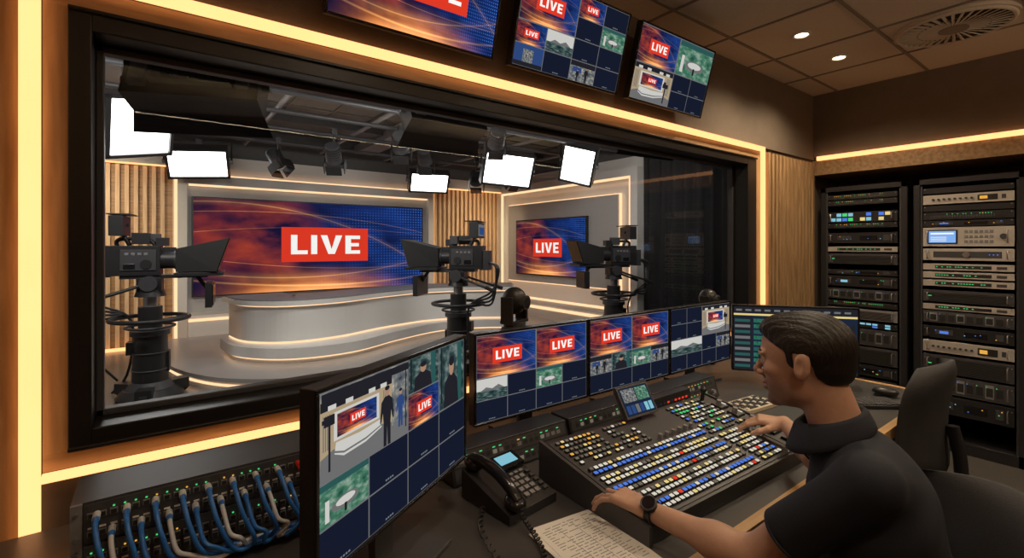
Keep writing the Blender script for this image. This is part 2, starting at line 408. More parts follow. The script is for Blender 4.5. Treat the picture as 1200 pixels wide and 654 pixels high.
strip('led_strip',(XL+.001,XL+.04,YB+.1,WY-.1,2.24,2.29))  # likewise added on the west wall as extra room light
# window frame + glass
mb=MB()
fx0,fx1,fz0,fz1=-.188,3.66,.93,2.165
gx0,gx1,gz0,gz1=-.138,3.53,.985,2.105
for (a,b,c,d) in ((fx0,gx0,fz0,fz1),(gx1,fx1,fz0,fz1),(gx0,gx1,fz0,gz0),(gx0,gx1,gz1,fz1)): mb.bx(a,b,WY-.01,1.99,c,d,'frame_black')
for (a,b,c,d) in ((gx0,gx0+.02,gz0,gz1),(gx1-.02,gx1,gz0,gz1),(gx0,gx1,gz0,gz0+.02),(gx0,gx1,gz1-.02,gz1)): mb.bx(a,b,1.90,1.94,c,d,'dkgrey')
for zz in (fz0-.0,fz1-.012): mb.bx(fx0,fx1,WY-.02,WY-.008,zz,zz+.012,'frame_black')
wf=mb.build('window_1',bevel=.003)
mb=MB(); mb.quad([(gx0,1.93,gz0),(gx1,1.93,gz0),(gx1,1.93,gz1),(gx0,1.93,gz1)],'glass'); g=mb.build('glass_pane',parent=wf)
# slatted panel right of the window
mb=MB(); x=3.785
mb.bx(3.77,4.66,WY-.005,WY+.0,.0,2.22,'wall_dark')
while x<4.62: mb.bx(x,x+.034,WY-.04,WY-.005,0.0,2.22,'wood_v'); x+=.062
mb.build('slat_panel')
# ceiling
mb=MB(); mb.bx(XL,XR,YB,2.0,ZC,ZC+.1,'ceil_tile')
x=2.95-.6*7
while x<XR: mb.bx(x-.009,x+.009,YB,WY,ZC-.006,ZC+.01,'ceil_bar'); x+=.6
y=1.61-.6*5
while y<WY: mb.bx(XL,XR,y-.009,y+.009,ZC-.0065,ZC+.01,'ceil_bar'); y+=.6
mb.build('ceiling')
# round vent
mb=MB(); c=(3.85,.71); z=ZC-.012
mb.cyl((*c,z-.006),(*c,z+.012),.285,'ceil_tile',n=48); mb.cyl((*c,z-.01),(*c,z),.255,'black_matte',n=48)
mb.cyl((*c,z-.022),(*c,z),.07,'ceil_bar',n=24); mb.torus((*c,z-.01),.262,.012,'ceil_tile'); mb.torus((*c,z-.014),.165,.005,'ceil_bar')
for i in range(36):
    a=2*math.pi*i/36; ca,sa=math.cos(a),math.sin(a)
    mb.box((c[0]+ca*.165,c[1]+sa*.165,z-.015),(.19,.015,.006),'ceil_tile',(0.5,0,a))
mb.build('ceiling_air_vent')
# downlights
def spot(loc,e,col,size=2.5,r=.04,blend=.8,rot=(0,0,0)):
    l=bpy.data.lights.new('lamp','SPOT'); l.energy=e; l.color=col; l.spot_size=size; l.spot_blend=blend; l.shadow_soft_size=r
    o=bpy.data.objects.new('lamp',l); o.location=loc; o.rotation_euler=rot; COL.objects.link(o); return o
for (x,y,e) in ((3.25,1.31,42),(3.85,1.31,46),(2.05,.71,30),(.85,.71,26),(2.65,-.49,38),(3.85,-.49,56),(.25,-.49,22)):  # first two are visible; the rest are added off-frame to light room and racks
    mb=MB(); mb.torus((0,0,ZC-.008),.045,.009,'white_wall',n=24); mb.cyl((0,0,ZC-.009),(0,0,ZC-.002),.038,'down',n=24)
    o=mb.build('ceiling_downlight',(x,y,0)); s=spot((0,0,ZC-.03),e,(1,.80,.56)); s.parent=o; s.name='bulb'
# unseen fill added to brighten the ceiling: uplight behind the operators (open top, solid housing)
mb=MB(); mb.bx(-.2,4.3,-.05,.05,2.44,2.50,'black'); mb.bx(-.18,4.28,-.04,.04,2.501,2.506,'fill_uplight')
for x in (0,2.05,4.1): mb.cyl((x,-.046,2.50),(x,-.046,ZC),.003,'metal',n=6)
mb.build('added_ceiling_fill',(0,-.75,0))

# ================================================================ CONTROL DESK
mb=MB()
outl=[(-1.25,.67),(3.02,.67)]+[(3.02+.16*math.sin(a),.83-.16*math.cos(a)) for a in [i*math.pi/16 for i in range(1,9)]]+[(3.18,1.765),(-1.25,1.765)]
mb.prism(outl,.705,.742,'desk_top')
edge=[(x,y) for x,y in outl[:-2]]+[(3.18,1.765)]
for i in range(len(edge)-1):
    (x0,y0),(x1,y1)=edge[i],edge[i+1]; d=Vector((x1-x0,y1-y0,0)).normalized(); n=Vector((d.y,-d.x,0))*.03
    d1=d*.002
    mb.hexa([(x0-d1.x,y0-d1.y,.70),(x0+n.x-d1.x,y0+n.y-d1.y,.70),(x1+n.x+d1.x,y1+n.y+d1.y,.70),(x1+d1.x,y1+d1.y,.70)],[(x0-d1.x,y0-d1.y,.745),(x0+n.x-d1.x,y0+n.y-d1.y,.745),(x1+n.x+d1.x,y1+n.y+d1.y,.745),(x1+d1.x,y1+d1.y,.745)],'wood_edge')
for x in (-1.1,.3,2.0,3.05): mb.bx(x-.02,x+.02,1.15,1.75,0,.705,'wall_dark')
mb.bx(-1.2,3.1,1.70,1.74,.1,.705,'wall_dark')
mb.build('control_desk')

# desk monitors
ZD=.743
monitor('multiview_monitor',.575,.355,(.475,1.04,ZD),math.atan2(.295,.49),4,4,[(0,0,2,2,'anchor'),(2,0,1,1,'person'),(3,0,1,2,'person'),(2,1,1,1,'live'),(0,2,1,1,'green')],zb=.145)
T1=[(0,0,2,2,'live'),(2,0,2,2,'live'),(0,2,1,1,'sky'),(2,2,1,1,'green')]
T2=[(0,0,2,2,'live'),(2,0,2,2,'live'),(0,2,1,1,'room'),(1,2,1,1,'person'),(2,2,1,1,'green'),(3,2,1,1,'room')]
T3=[(2,0,2,2,'studio'),(0,2,2,1,'sky'),(3,2,1,1,'room')]
for i,T in enumerate((T1,T2,T3)):
    monitor('desk_monitor',.595,.345,(.948+.2985+i*.6,1.5,ZD),0,4,4,T,zb=.085)
def daw(mb,x,z,w,h,y):
    mb.rq(x,z,w,h,y,'navy2'); e=.0006
    mb.rq(x,z+h*.86,w,h*.03,y-e,'e_yel'); mb.rq(x,z+h*.9,w,h*.1,y-e,'f_dark'); mb.rq(x,z,w*.16,h*.84,y-e,'f_dark')
    for k in range(12): mb.rq(x+w*(.02+.08*k),z+h*.93,w*.05,h*.03,y-2*e,'f_grey')
    for r in range(9):
        mb.rq(x+w*.17,z+h*(.03+.09*r),w*(.3+.05*(r*7%5)),h*.06,y-e,'n_wave' if r%3 else 'f_teal'); mb.rq(x+w*.01,z+h*(.035+.09*r),w*.13,h*.045,y-2*e,'f_grey' if r%2 else 'f_teal')
    for c in range(7):
        mb.rq(x+w*(.70+.042*c),z+h*.06,w*.03,h*.7,y-e,'f_dark'); mb.rq(x+w*(.712+.042*c),z+h*.08,w*.008,h*random.uniform(.2,.6),y-2*e,'e_green')
monitor('computer_monitor',.63,.375,(2.85,1.19,ZD),math.atan2(-.505,.38),1,1,[],zb=.045,custom=daw)
# ceiling-hung monitors over the window
for i,(x,T) in enumerate(((.82,[]),(1.611,[(0,0,2,2,'live'),(2,0,1,1,'live'),(0,2,1,1,'live'),(1,2,1,1,'sky'),(3,1,1,1,'green'),(0,3,1,1,'bluef'),(2,3,1,1,'room')]),(2.404,[(0,0,2,2,'live'),(2,0,2,2,'green'),(0,2,2,2,'studio')]))):
    cust=None
    if i==0:
        def cust(mb,x,z,w,h,y):
            mb.rq(x,z,w,h,y,'live_bg'); live(mb,x+w*.56,z+h*.51,w*.46,h*.38,y-.001)
    ob=monitor('wall_monitor',.70,.40,(x,1.70,2.30),0,4,4,T,zb=0,stand=False,tilt=.26,custom=cust)
    mb=MB(); mb.cyl((0,.03,.12),(0,.095,.20),.02,'black'); mb.box((0,.06,.2),(.16,.05,.16),'black'); mb.build('wall_bracket',(0,0,0),parent=ob)
# rack modules under the monitors (intercom panels)
for i in range(3):
    mb=MB(); w=.50
    mb.hexa([(-w/2,0,0),(w/2,0,0),(w/2,.13,0),(-w/2,.13,0)],[(-w/2,.03,.095),(w/2,.03,.095),(w/2,.13,.095),(-w/2,.13,.095)],'black')
    nrm=Vector((0,-.095,.03)).normalized()
    def P(x,t,o=.0015): return (x,.03*t+nrm.y*o,.095*t+nrm.z*o)
    def fq(x,t,ww,tt,m,o=.0015): mb.quad([P(x,t,o),P(x+ww,t,o),P(x+ww,t+tt,o),P(x,t+tt,o)],m)
    fq(-w/2+.01,.52,w-.02,.42,'dkgrey',.001); fq(-w/2+.01,.06,w-.02,.42,'dkgrey',.001)
    for r in range(2):
        for k in range(17):
            xx=-w/2+.03+k*.026; t0=.56-.46*r
            fq(xx,t0+.06,.017,.13,random.choice(['black','black','black','e_dim','grey'])); 
            fq(xx,t0+.25,.011,.035,random.choice(['e_green','e_green','black','e_amber','black']),.002)
    for k in (-.2,.2): mb.cyl(P(k,.3,0),P(k,.3,.014),.010,'grey')
    mb.build('intercom_panel',(1.0+i*.515,1.30,ZD+.002),bevel=.001,seg=1)
# ------------- video switcher
mb=MB(); W,D=.89,.43; z0,z1=.045,.115
mb.hexa([(0,0,0),(W,0,0),(W,D,0),(0,D,0)],[(-.0,0,z0),(W,0,z0),(W,D,z1),(0,D,z1)],'black')
mb.hexa([(-.012,-.008,0),(0,-.008,0),(0,D+.005,0),(-.012,D+.005,0)],[(-.012,-.008,z0+.008),(0,-.008,z0+.008),(0,D+.005,z1+.008),(-.012,D+.005,z1+.008)],'dkgrey')
mb.hexa([(W,-.008,0),(W+.012,-.008,0),(W+.012,D+.005,0),(W,D+.005,0)],[(W,-.008,z0+.008),(W+.012,-.008,z0+.008),(W+.012,D+.005,z1+.008),(W,D+.005,z1+.008)],'dkgrey')
sl=math.atan2(z1-z0,D)
mb.M=Matrix.Translation((0,0,z0))@Matrix.Rotation(sl,4,'X')
mb.box((W/2,D/2,.001),(W-.02,D-.02,.003),'dkgrey')
def btn(x,y,w,d,m,h=.007):
    mb.box((x,y,.002+h/2),(w+.003,d+.003,h),'black'); mb.box((x,y,.0025+h),(w,d,.003),m)
rows=[.030,.050,.078,.098,.128,.148,.176,.196,.226,.246]
for ri,y in enumerate(rows):
    for k in range(28):
        x=.033+k*.0199
        if ri in (1,5,8): m=random.choice(['e_blue','e_blue','e_blue','e_blue','e_wht'])
        elif ri in(3,7): m=random.choice(['e_yel','e_wht','e_yel','e_dim'])
        else: m=random.choice(['e_wht','e_wht','e_wht','e_yel','e_dim'])
        if random.random()<.02: m='e_red'
        if random.random()<.05: m='grey'
        btn(x,y,.0125,.0105,m)
    mb.box((.30,y+.0095,.003),(.56,.0012,.001),'grey')
for y in (.285,.308,.331,.354,.377,.40):
    for k in range(17):
        if k in(9,10) and y>.33: continue
        if random.random()<.82: btn(.033+k*.0195,y,.011,.009,random.choice(['e_amber','e_yel','grey','e_dim','e_wht','e_dim','e_dim']))
for j,y in enumerate((.03,.052,.074,.096,.118,.14,.162,.184)):
    for k in range(6): btn(.615+k*.0195,y,.012,.011,random.choice(['e_wht','e_yel','e_blue','e_dim','e_wht','e_red' if j==2 else 'e_dim']))
for j,y in enumerate((.215,.237,.259,.29,.312,.334,.356,.378,.40)):
    for k in range(11): 
        if random.random()<.88: btn(.60+k*.0195,y,.011,.010,random.choice(['e_wht','e_yel','e_green','e_dim','e_blue','e_dim','e_wht']))
for k in range(5):
    x=.84; y=.05+k*.07; btn(x,y,.05,.045,'dkgrey',.008)
    mb.cyl((x-.01,y,.01),(x-.01,y,.032),.011,'grey',.009,n=14); mb.box((x+.018,y,.014),(.008,.03,.002),'e_wht')
for x in (.755,.785): # T-bars
    mb.box((x,.1,.003),(.008,.13,.002),'black'); mb.box((x,.12,.02),(.006,.006,.035),'metal'); mb.cyl((x-.016,.12,.04),(x+.016,.12,.04),.008,'metal',n=12)
for k in range(6): mb.cyl((.39+k*.035,.275,.002),(.39+k*.035,.275,.02),.008,'grey',.007,n=12)
mb.cyl((.815,.395,.002),(.815,.395,.045),.008,'black'); mb.sph((.815,.395,.05),.013,'black')
mb.M=Matrix.Translation((.44,D-.04,z1+.01))@Matrix.Rotation(-.55,4,'X')
mb.box((0,0,.058),(.17,.018,.118),'dkgrey'); mb.rq(-.078,.007,.156,.102,-.0095,'navy2')
mb.rq(-.07,.055,.07,.048,-.0102,'n_room'); mb.rq(.005,.055,.065,.048,-.0102,'n_green')
for k in range(6): mb.rq(-.07+k*.024,.014,.019,.03,-.0102,random.choice(['f_grey','e_cyan','f_blue']))
mb.M=Matrix.Identity(4); mb.cyl((.44,D-.03,z1-.02),(.44,D-.01,z1+.05),.012,'black')
mb.build('video_switcher',(1.0,.755,ZD+.001),-.03,bevel=.0008,seg=1)
# small meters panel behind switcher
mb=MB(); mb.hexa([(0,0,0),(.3,0,0),(.3,.06,0),(0,.06,0)],[(0,.02,.12),(.3,.02,.12),(.3,.06,.12),(0,.06,.12)],'black')
for k in range(10):
    for j in range(6):
        t=.12+j*.13; mb.box((.03+k*.026,.02*t-.001,.12*t),(.013,.003,.008),['e_green','e_green','e_green','e_yel','e_amber','e_red'][j] if random.random()<.5 else 'f_dark')
mb.build('audio_meter_bridge',(1.62,1.215,ZD),bevel=.001,seg=1)
# beige keypad
mb=MB(); mb.box((0,0,.008),(.24,.13,.016),'beige')
for i in range(11):
    for j in range(5): mb.box((-.1+i*.02,-.045+j*.022,.018),(.015,.016,.005),'dkgrey' if (i+j)%4 else 'paper')
mb.build('control_keypad',(2.26,1.13,ZD),-.1,bevel=.001,seg=1)
# keyboard + mouse
mb=MB(); mb.box((0,0,.008),(.42,.13,.014),'black')
for i in range(17):
    for j in range(5): mb.box((-.192+i*.024,-.046+j*.023,.018),(.02,.019,.006),'dkgrey')
mb.build('keyboard',(2.66,.86,ZD+.001),math.atan2(-.505,.38)+.25,bevel=.001,seg=1)
mb=MB(); mb.sph((0,0,.014),(.032,.055,.022),'black',n=20,m=12); mb.box((0,.03,.034),(.004,.02,.004),'grey'); mb.box((0,0,.004),(.05,.09,.008),'black'); mb.build('computer_mouse',(2.95,.80,ZD+.009),.3)
# papers
mb=MB()
mb.box((0,0,.001),(.21,.297,.002),'paper'); mb.box((.012,.008,.0025),(.21,.297,.001),'paper',(0,0,-.06))
for r in range(26):
    y=.13-r*.0102; x=-.085
    while x<.085:
        w=random.uniform(.008,.03)
        if random.random()<.8 and x+w<.095: mb.box((x+w/2+.012,y+.008,.0032),(w,.0022,.0004),'ink',(0,0,0))
        x+=w+.006
for x in (-.04,.01,.05): mb.box((x+.012,.0,.0032),(.0008,.26,.0004),'ink')
mb.build('paper_document',(.880,.820,ZD+.001),-.07)
# desk phone
mb=MB()
w=.19;d=.21
mb.hexa([(-w/2,-d/2,0),(w/2,-d/2,0),(w/2,d/2,0),(-w/2,d/2,0)],[(-w/2,-d/2,.025),(w/2,-d/2,.025),(w/2,d/2,.085),(-w/2,d/2,.085)],'black')
a=math.atan2(.06,d)
mb.M=Matrix.Translation((0,-d/2,.025))@Matrix.Rotation(a,4,'X')
mb.box((.035,.165,.012),(.10,.06,.02),'black_gloss'); mb.box((.035,.167,.0228),(.07,.038,.001),'e_cyan')
for i in range(3):
    for j in range(4): mb.box((.003+i*.022,.035+j*.022,.004),(.016,.014,.008),'grey')
for j in range(5): mb.box((.078,.03+j*.02,.004),(.016,.011,.007),'dkgrey')
for i in range(4): mb.box((.0+i*.02,.122,.004),(.014,.009,.006),'grey')
mb.curve([(-.062,.01,.028),(-.062,.05,.045),(-.062,.11,.052),(-.062,.17,.045),(-.062,.21,.030)],.017,'black_gloss',n=12,flat=1.15)
mb.sph((-.062,.018,.020),(.029,.034,.020),'black_gloss'); mb.sph((-.062,.205,.020),(.029,.034,.020),'black_gloss')
mb.M=Matrix.Identity(4)
ctrl=crom([(-.065,-.10,.045),(-.07,-.14,.02),(-.085,-.19,.010),(-.12,-.25,.010),(-.17,-.30,.010),(-.22,-.27,.010),(-.21,-.17,.010),(-.16,-.06,.010),(-.10,.0,.012)],34)
coil=[]
for i,p in enumerate(ctrl):
    d2=(ctrl[min(i+1,len(ctrl)-1)]-ctrl[max(i-1,0)]).normalized(); a1=Vector((0,0,1)); b1=d2.cross(a1).normalized(); t=i*.8
    coil.append(p+a1*math.cos(t)*.006+b1*math.sin(t)*.006)
mb.tube(coil,.0024,'black',5)
mb.build('desk_phone',(.850,1.15,ZD+.001),.12,bevel=.003)
# patch bay with cables
mb=MB(); w=.52;h=.185
mb.bx(-w/2,w/2,0,.16,0,h,'dkgrey'); mb.bx(-w/2,-w/2+.02,-.01,0,0,h,'grey'); mb.bx(w/2-.02,w/2,-.01,0,0,h,'grey')
mb.bx(-w/2+.022,w/2-.022,-.006,0,.008,h*.48,'dkgrey'); mb.bx(-w/2+.022,w/2-.022,-.006,0,h*.52,h-.006,'dkgrey')
for xs in (-w/2+.01,w/2-.01):
    for zz in (.02,.08,.11,.165): mb.cyl((xs,-.014,zz),(xs,-.009,zz),.004,'metal',n=10)
for rr,zz in enumerate((.155,.115,.06,.03)):
    for k in range(24):
        xx=-w/2+.035+k*.0196
        mb.box((xx,-.007,zz),(.014,.004,.013),'grey'); mb.box((xx,-.0095,zz),(.010,.003,.009),'black_matte')
        if rr in(0,2) and random.random()<.55: mb.box((xx,-.008,zz+.012),(.004,.003,.0025),'e_green' if random.random()<.8 else 'e_amber')
        if rr in(1,3): mb.box((xx,-.0075,zz+.0125),(.012,.002,.004),'paper')
NC=17
for k in range(NC):
    xx=-w/2+.045+k*.0262; col='cable_blue' if k%4!=1 else 'cable_white'
    if k==NC-1: col='cable_red'
    zz=.118 if k%2 else .157
    mb.cyl((xx,-.008,zz),(xx,-.036,zz+.001),.0075,'cable_white' if k!=NC-1 else 'cable_red',n=10)
    mb.cyl((xx,-.036,zz+.001),(xx,-.050,zz-.002),.0066,'cable_blue' if col=='cable_white' else col,n=10)
    xe=xx+.06+(NC/2-k)*.010
    mb.curve([(xx,-.045,zz),(xx+.002,-.075,zz-.010),(xx+.012,-.100,zz-.05),(xx+.035,-.10-.003*(k%4),.050),(xe,-.085-.008*(k%3),.020),(xe+.07,-.07,.012+.006*(k%3)),(xe+.16,-.06-.010*(k%3),.008+.006*(k%2))],.0052,col,n=8)
mb.build('patch_bay',(.115,1.42,ZD+.001),0,bevel=.0008,seg=1)
# PTZ cameras on stands behind the monitors
for x,dz in ((1.30,.05),(2.87,-.045)):
    mb=MB()
    mb.cyl((0,0,0),(0,0,.012),.045,'black'); mb.cyl((0,0,.01),(0,0,.31+dz),.012,'black')
    mb.M=Matrix.Translation((0,0,dz))
    mb.cyl((0,0,.31),(0,0,.345),.062,'black',.058,n=24); mb.cyl((0,0,.345),(0,0,.365),.05,'dkgrey',n=24)
    mb.box((-.060,0,.42),(.016,.06,.12),'black'); mb.box((.060,0,.42),(.016,.06,.12),'black'); mb.box((0,0,.368),(.13,.07,.014),'black')
    mb.sph((0,0,.46),(.052,.058,.062),'black',n=24,m=16)
    mb.cyl((0,-.04,.455),(0,-.066,.455),.032,'dkgrey',n=20); mb.cyl((0,-.065,.455),(0,-.068,.455),.024,'black_gloss',n=20)
    for k in range(3): mb.curve([(.03,.02,.33),(.06+.01*k,.02,.30),(.05,.0,.22-.03*k),(.03,.02,.1),(.04,.01,.06)],.004,'cable_red' if k==0 else 'black')
    mb.build('ptz_camera',(x,1.715,ZD+.001),.35 if x<2 else .2,bevel=.003)

# ================================================================ RACKS
def rack(loc,seed,plan):
    random.seed(seed); mb=MB(); W=.6;H=2.0;D=.55
    for x in (-W/2+.02,W/2-.02):
        for y in (.02,D-.02): mb.box((x,y,H/2),(.04,.04,H),'black')
        mb.box((x+(.017 if x>0 else -.017),D/2,H/2),(.004,D,H),'black_matte')
        mb.box((x*.915,.012,H/2),(.018,.006,H-.1),'dkgrey')
    mb.box((0,D/2,H-.02),(W,D,.04),'black'); mb.box((0,D/2,.04),(W,D,.08),'black'); mb.box((0,D-.005,H/2),(W,.01,H),'black_matte')
    U=.0445; z=H-.07; w=.48
    for typ,u,gap in plan:
        h=u*U; zc=z-h/2; f=-.004
        face={'silver':'silver','lcd':'silver','silverw':'silver','silverled':'silver','gvent':'grey','drives':'dkgrey','vent':'dkgrey'}.get(typ,'black')
        mb.box((0,.2,zc),(w-.03,.4,h-.004),'black'); mb.box((0,f,zc),(w,.008,h-.003),face)
        y=f-.005
        def q(x,zz,ww,hh,m,dy=0): mb.box((x,y-dy,zc+zz),(ww,.004,hh),m)
        for sx in (-1,1):
            mb.cyl((sx*(w/2-.012),y,zc+h*.28),(sx*(w/2-.012),y-.003,zc+h*.28),.004,'metal',n=8)
            if u>=1.9: mb.tube([(sx*(w/2-.03),y,zc-h*.3),(sx*(w/2-.03),y-.03,zc-h*.28),(sx*(w/2-.03),y-.03,zc+h*.28),(sx*(w/2-.03),y,zc+h*.3)],.004,'metal',6)
        if typ=='switch':
            for k in range(24):
                q(-.19+k*.0145,-h*.12,.011,h*.35,'dkgrey')
                if random.random()<.6: q(-.19+k*.0145,h*.22,.0065,.005,random.choice(['e_green','e_green','e_amber']),.001)
            q(.185,0,.03,h*.5,'black')
        elif typ=='tiles':
            for r in range(2):
                for k in range(10):
                    if random.random()<.75: q(-.2+k*.042,h*(.22-.44*r),.034,h*.3,random.choice(['e_cyan','e_green','e_yel','e_cyan','e_blue']))
        elif typ=='silver':
            for k in range(8): mb.cyl((-.18+k*.03,y,zc),(-.18+k*.03,y-.01,zc),.008,'dkgrey',n=12)
            q(.11,0,.1,h*.55,'black'); q(.09,0,.04,h*.3,'e_amber',.002); q(.19,0,.02,h*.4,'dkgrey')
        elif typ=='silverw':
            q(0,0,.36,h*.5,'dkgrey'); mb.cyl((0,y,zc),(0,y-.01,zc),.02,'metal',n=20)
            for k in range(3): q(.12+k*.02,0,.007,.007,'e_blue',.002)
        elif typ=='silverled':
            q(-.02,0,.3,h*.45,'black')
            for k in range(18):
                if random.random()<.6:q(-.16+k*.015,0,.009,.006,'e_green',.002)
            q(.18,0,.05,h*.35,'dkgrey')
        elif typ=='lcd':
            q(-.13,0,.17,h*.72,'black'); q(-.13,0,.15,h*.6,'lcd_blue',.002); q(-.13,h*.17,.13,h*.08,'txt_white',.003)
            for r in range(3): q(-.15,-h*(.02+.09*r),.09,h*.03,'txt_white',.003)
            for r in range(3):
                for k in range(6): q(.0+k*.026,h*(.25-.25*r),.018,h*.14,'grey')
            mb.cyl((.19,y,zc),(.19,y-.016,zc),.019,'dkgrey',n=16)
        elif typ in('vent','gvent'):
            for k in range(int(h/.009)-2): q(0,-h*.5+.012+k*.009,.4,.004,'black_matte')
            q(-.2,0,.02,.006,'e_green',.001)
        elif typ=='drives':
            for k in range(8):
                q(-.18+k*.05,0,.044,h*.7,'grey' if k%3==0 else 'dkgrey'); q(-.18+k*.05,-.002,.034,h*.45,'black_matte',.002)
                if random.random()<.6: q(-.195+k*.05,h*.25,.006,.005,random.choice(['e_blue','e_green']),.003)
        elif typ=='dark':
            for k in range(random.randint(4,8)): q(random.uniform(-.19,.19),random.uniform(-.2,.2)*h,.007,.005,random.choice(['e_green','e_amber','e_blue','e_cyan']),.003)
            q(.05,0,.12,h*.4,'black_gloss'); q(-.12,0,.10,h*.4,'dkgrey'); q(.17,0,.04,h*.5,'dkgrey')
            if random.random()<.5: q(-.12,0,.05,h*.22,random.choice(['e_cyan','e_blue']),.002)
        z-=h+gap*U
    return mb.build('equipment_rack',loc,-math.pi/2,bevel=.001,seg=1)
rack((4.66,1.425,0),3,[('switch',1,.1),('switch',1,1.2),('tiles',2,.1),('switch',1,.8),('dark',2,.6),('silverled',1,.3),('vent',2,1),('dark',1,.2),('dark',2,.4),('drives',2,.3),('switch',1,.3),('gvent',2,.4),('tiles',1,.2),('drives',3,.3),('vent',3,.3),('dark',2,.4),('dark',2,.3)])
rack((4.66,.79,0),5,[('blank',1,.2),('silver',1.6,.2),('blank',1,.1),('switch',1.3,.1),('dark',1,.1),('lcd',3.2,.3),('silverw',2,.5),('silverled',1.1,.25),('silverled',1.1,.25),('silverled',1.1,.6),('vent',2,.3),('silverled',1,.2),('drives',2,.5),('dark',2,.4),('silver',2,.4),('vent',3,.3),('drives',3,.3),('dark',3,.4)])
rack((4.66,.155,0),8,[('switch',1,.5),('dark',2,.3),('drives',3,.4),('silverled',1.1,.3),('lcd',3,.3),('vent',3,.5),('dark',2,.5),('switch',1,.5),('drives',3,.4),('dark',3,.5),('vent',3,.3),('dark',3,.4)])
random.seed(11)
# ================================================================ OFFICE CHAIRS  (local +x forward)
def chair(loc,ang,backh=.96):
    mb=MB()
    n=28; rings=[(.80,.405),(.97,.415),(1,.435),(.97,.455),(.80,.465),(.4,.468)]
    vs=[];fs=[]
    for sc,z in rings:
        for i in range(n):
            t=2*math.pi*i/n; c,s_=math.cos(t),math.sin(t); e=.55
            vs.append((.02+.245*sc*abs(c)**e*(1 if c>0 else -1),.25*sc*abs(s_)**e*(1 if s_>0 else -1),z))
    for r in range(len(rings)-1):
        for i in range(n): fs.append((r*n+i,r*n+(i+1)%n,(r+1)*n+(i+1)%n,(r+1)*n+i))
    mb.add(vs,fs,'chair_fabric',smooth=True); mb.add(vs[:n],[tuple(range(n-1,-1,-1))],'chair_fabric'); mb.add(vs[-n:],[tuple(range(n))],'chair_fabric')
    nu,nv=16,12; F=[];B=[]
    for j in range(nv+1):
        v=j/nv; z=.53+(backh-.53)*v; hw=.235*(1-.35*max(0,(v-.75)/.25)**2.2)*(1-.2*max(0,(.2-v)/.2)**2)
        for i in range(nu+1):
            u=-1+2*i/nu; x=-.25-.03*v+.075*u*u+.03*math.sin(v*math.pi)
            top=-.025*u*u*v
            th=.022*(1-u**6)*(1-(2*v-1)**8)+.006
            F.append((x+th,hw*u,z+top)); B.append((x-th,hw*u,z+top))
    def G(k,j,i): return k*(nu+1)*(nv+1)+j*(nu+1)+i
    fs=[]
    for j in range(nv):
        for i in range(nu):
            fs.append((G(0,j,i),G(0,j,i+1),G(0,j+1,i+1),G(0,j+1,i))); fs.append((G(1,j,i),G(1,j+1,i),G(1,j+1,i+1),G(1,j,i+1)))
    for i in range(nu):
        fs.append((G(0,0,i),G(1,0,i),G(1,0,i+1),G(0,0,i+1))); fs.append((G(0,nv,i),G(0,nv,i+1),G(1,nv,i+1),G(1,nv,i)))
    for j in range(nv):
        fs.append((G(0,j,0),G(0,j+1,0),G(1,j+1,0),G(1,j,0))); fs.append((G(0,j,nu),G(1,j,nu),G(1,j+1,nu),G(0,j+1,nu)))
    mb.add(F+B,fs,'chair_fabric',smooth=True)
    mb.curve([(-.05,0,.40),(-.22,0,.40),(-.30,0,.48),(-.305,0,.62),(-.28,0,.75)],.018,'black',n=10,flat=1.8)
    for sy in (-1,1):
        mb.curve([(.0,sy*.22,.41),(.0,sy*.29,.43),(.0,sy*.30,.52),(.0,sy*.295,.62)],.014,'black',n=10)
        mb.curve([(-.14,sy*.29,.63),(-.05,sy*.295,.642),(.05,sy*.295,.642),(.13,sy*.28,.632)],.024,'black',n=10,flat=1.4)
    mb.cyl((0,0,.10),(0,0,.28),.028,'black'); mb.cyl((0,0,.26),(0,0,.41),.018,'metal'); mb.box((0,0,.395),(.2,.16,.035),'black')
    for k in range(5):
        a=2*math.pi*k/5+.3; c,s_=math.cos(a),math.sin(a)
        mb.curve([(0,0,.12),(c*.12,s_*.12,.115),(c*.3,s_*.3,.075)],[.026]*6+[.024]*6+[.016],'black',n=8)
        mb.cyl((c*.3,s_*.3,.05),(c*.3,s_*.3,.09),.008,'black'); 
        for o in (-.014,.014): mb.cyl((c*.3-s_*(o-.008),s_*.3+c*(o-.008),.027),(c*.3-s_*(o+.008),s_*.3+c*(o+.008),.027),.027,'black',n=16)
    return mb.build('office_chair',(*loc,0.001),ang)
chair((1.235,.345),math.atan2(.66,-.75),.985)
chair((2.66,.775),math.pi/2,1.02)

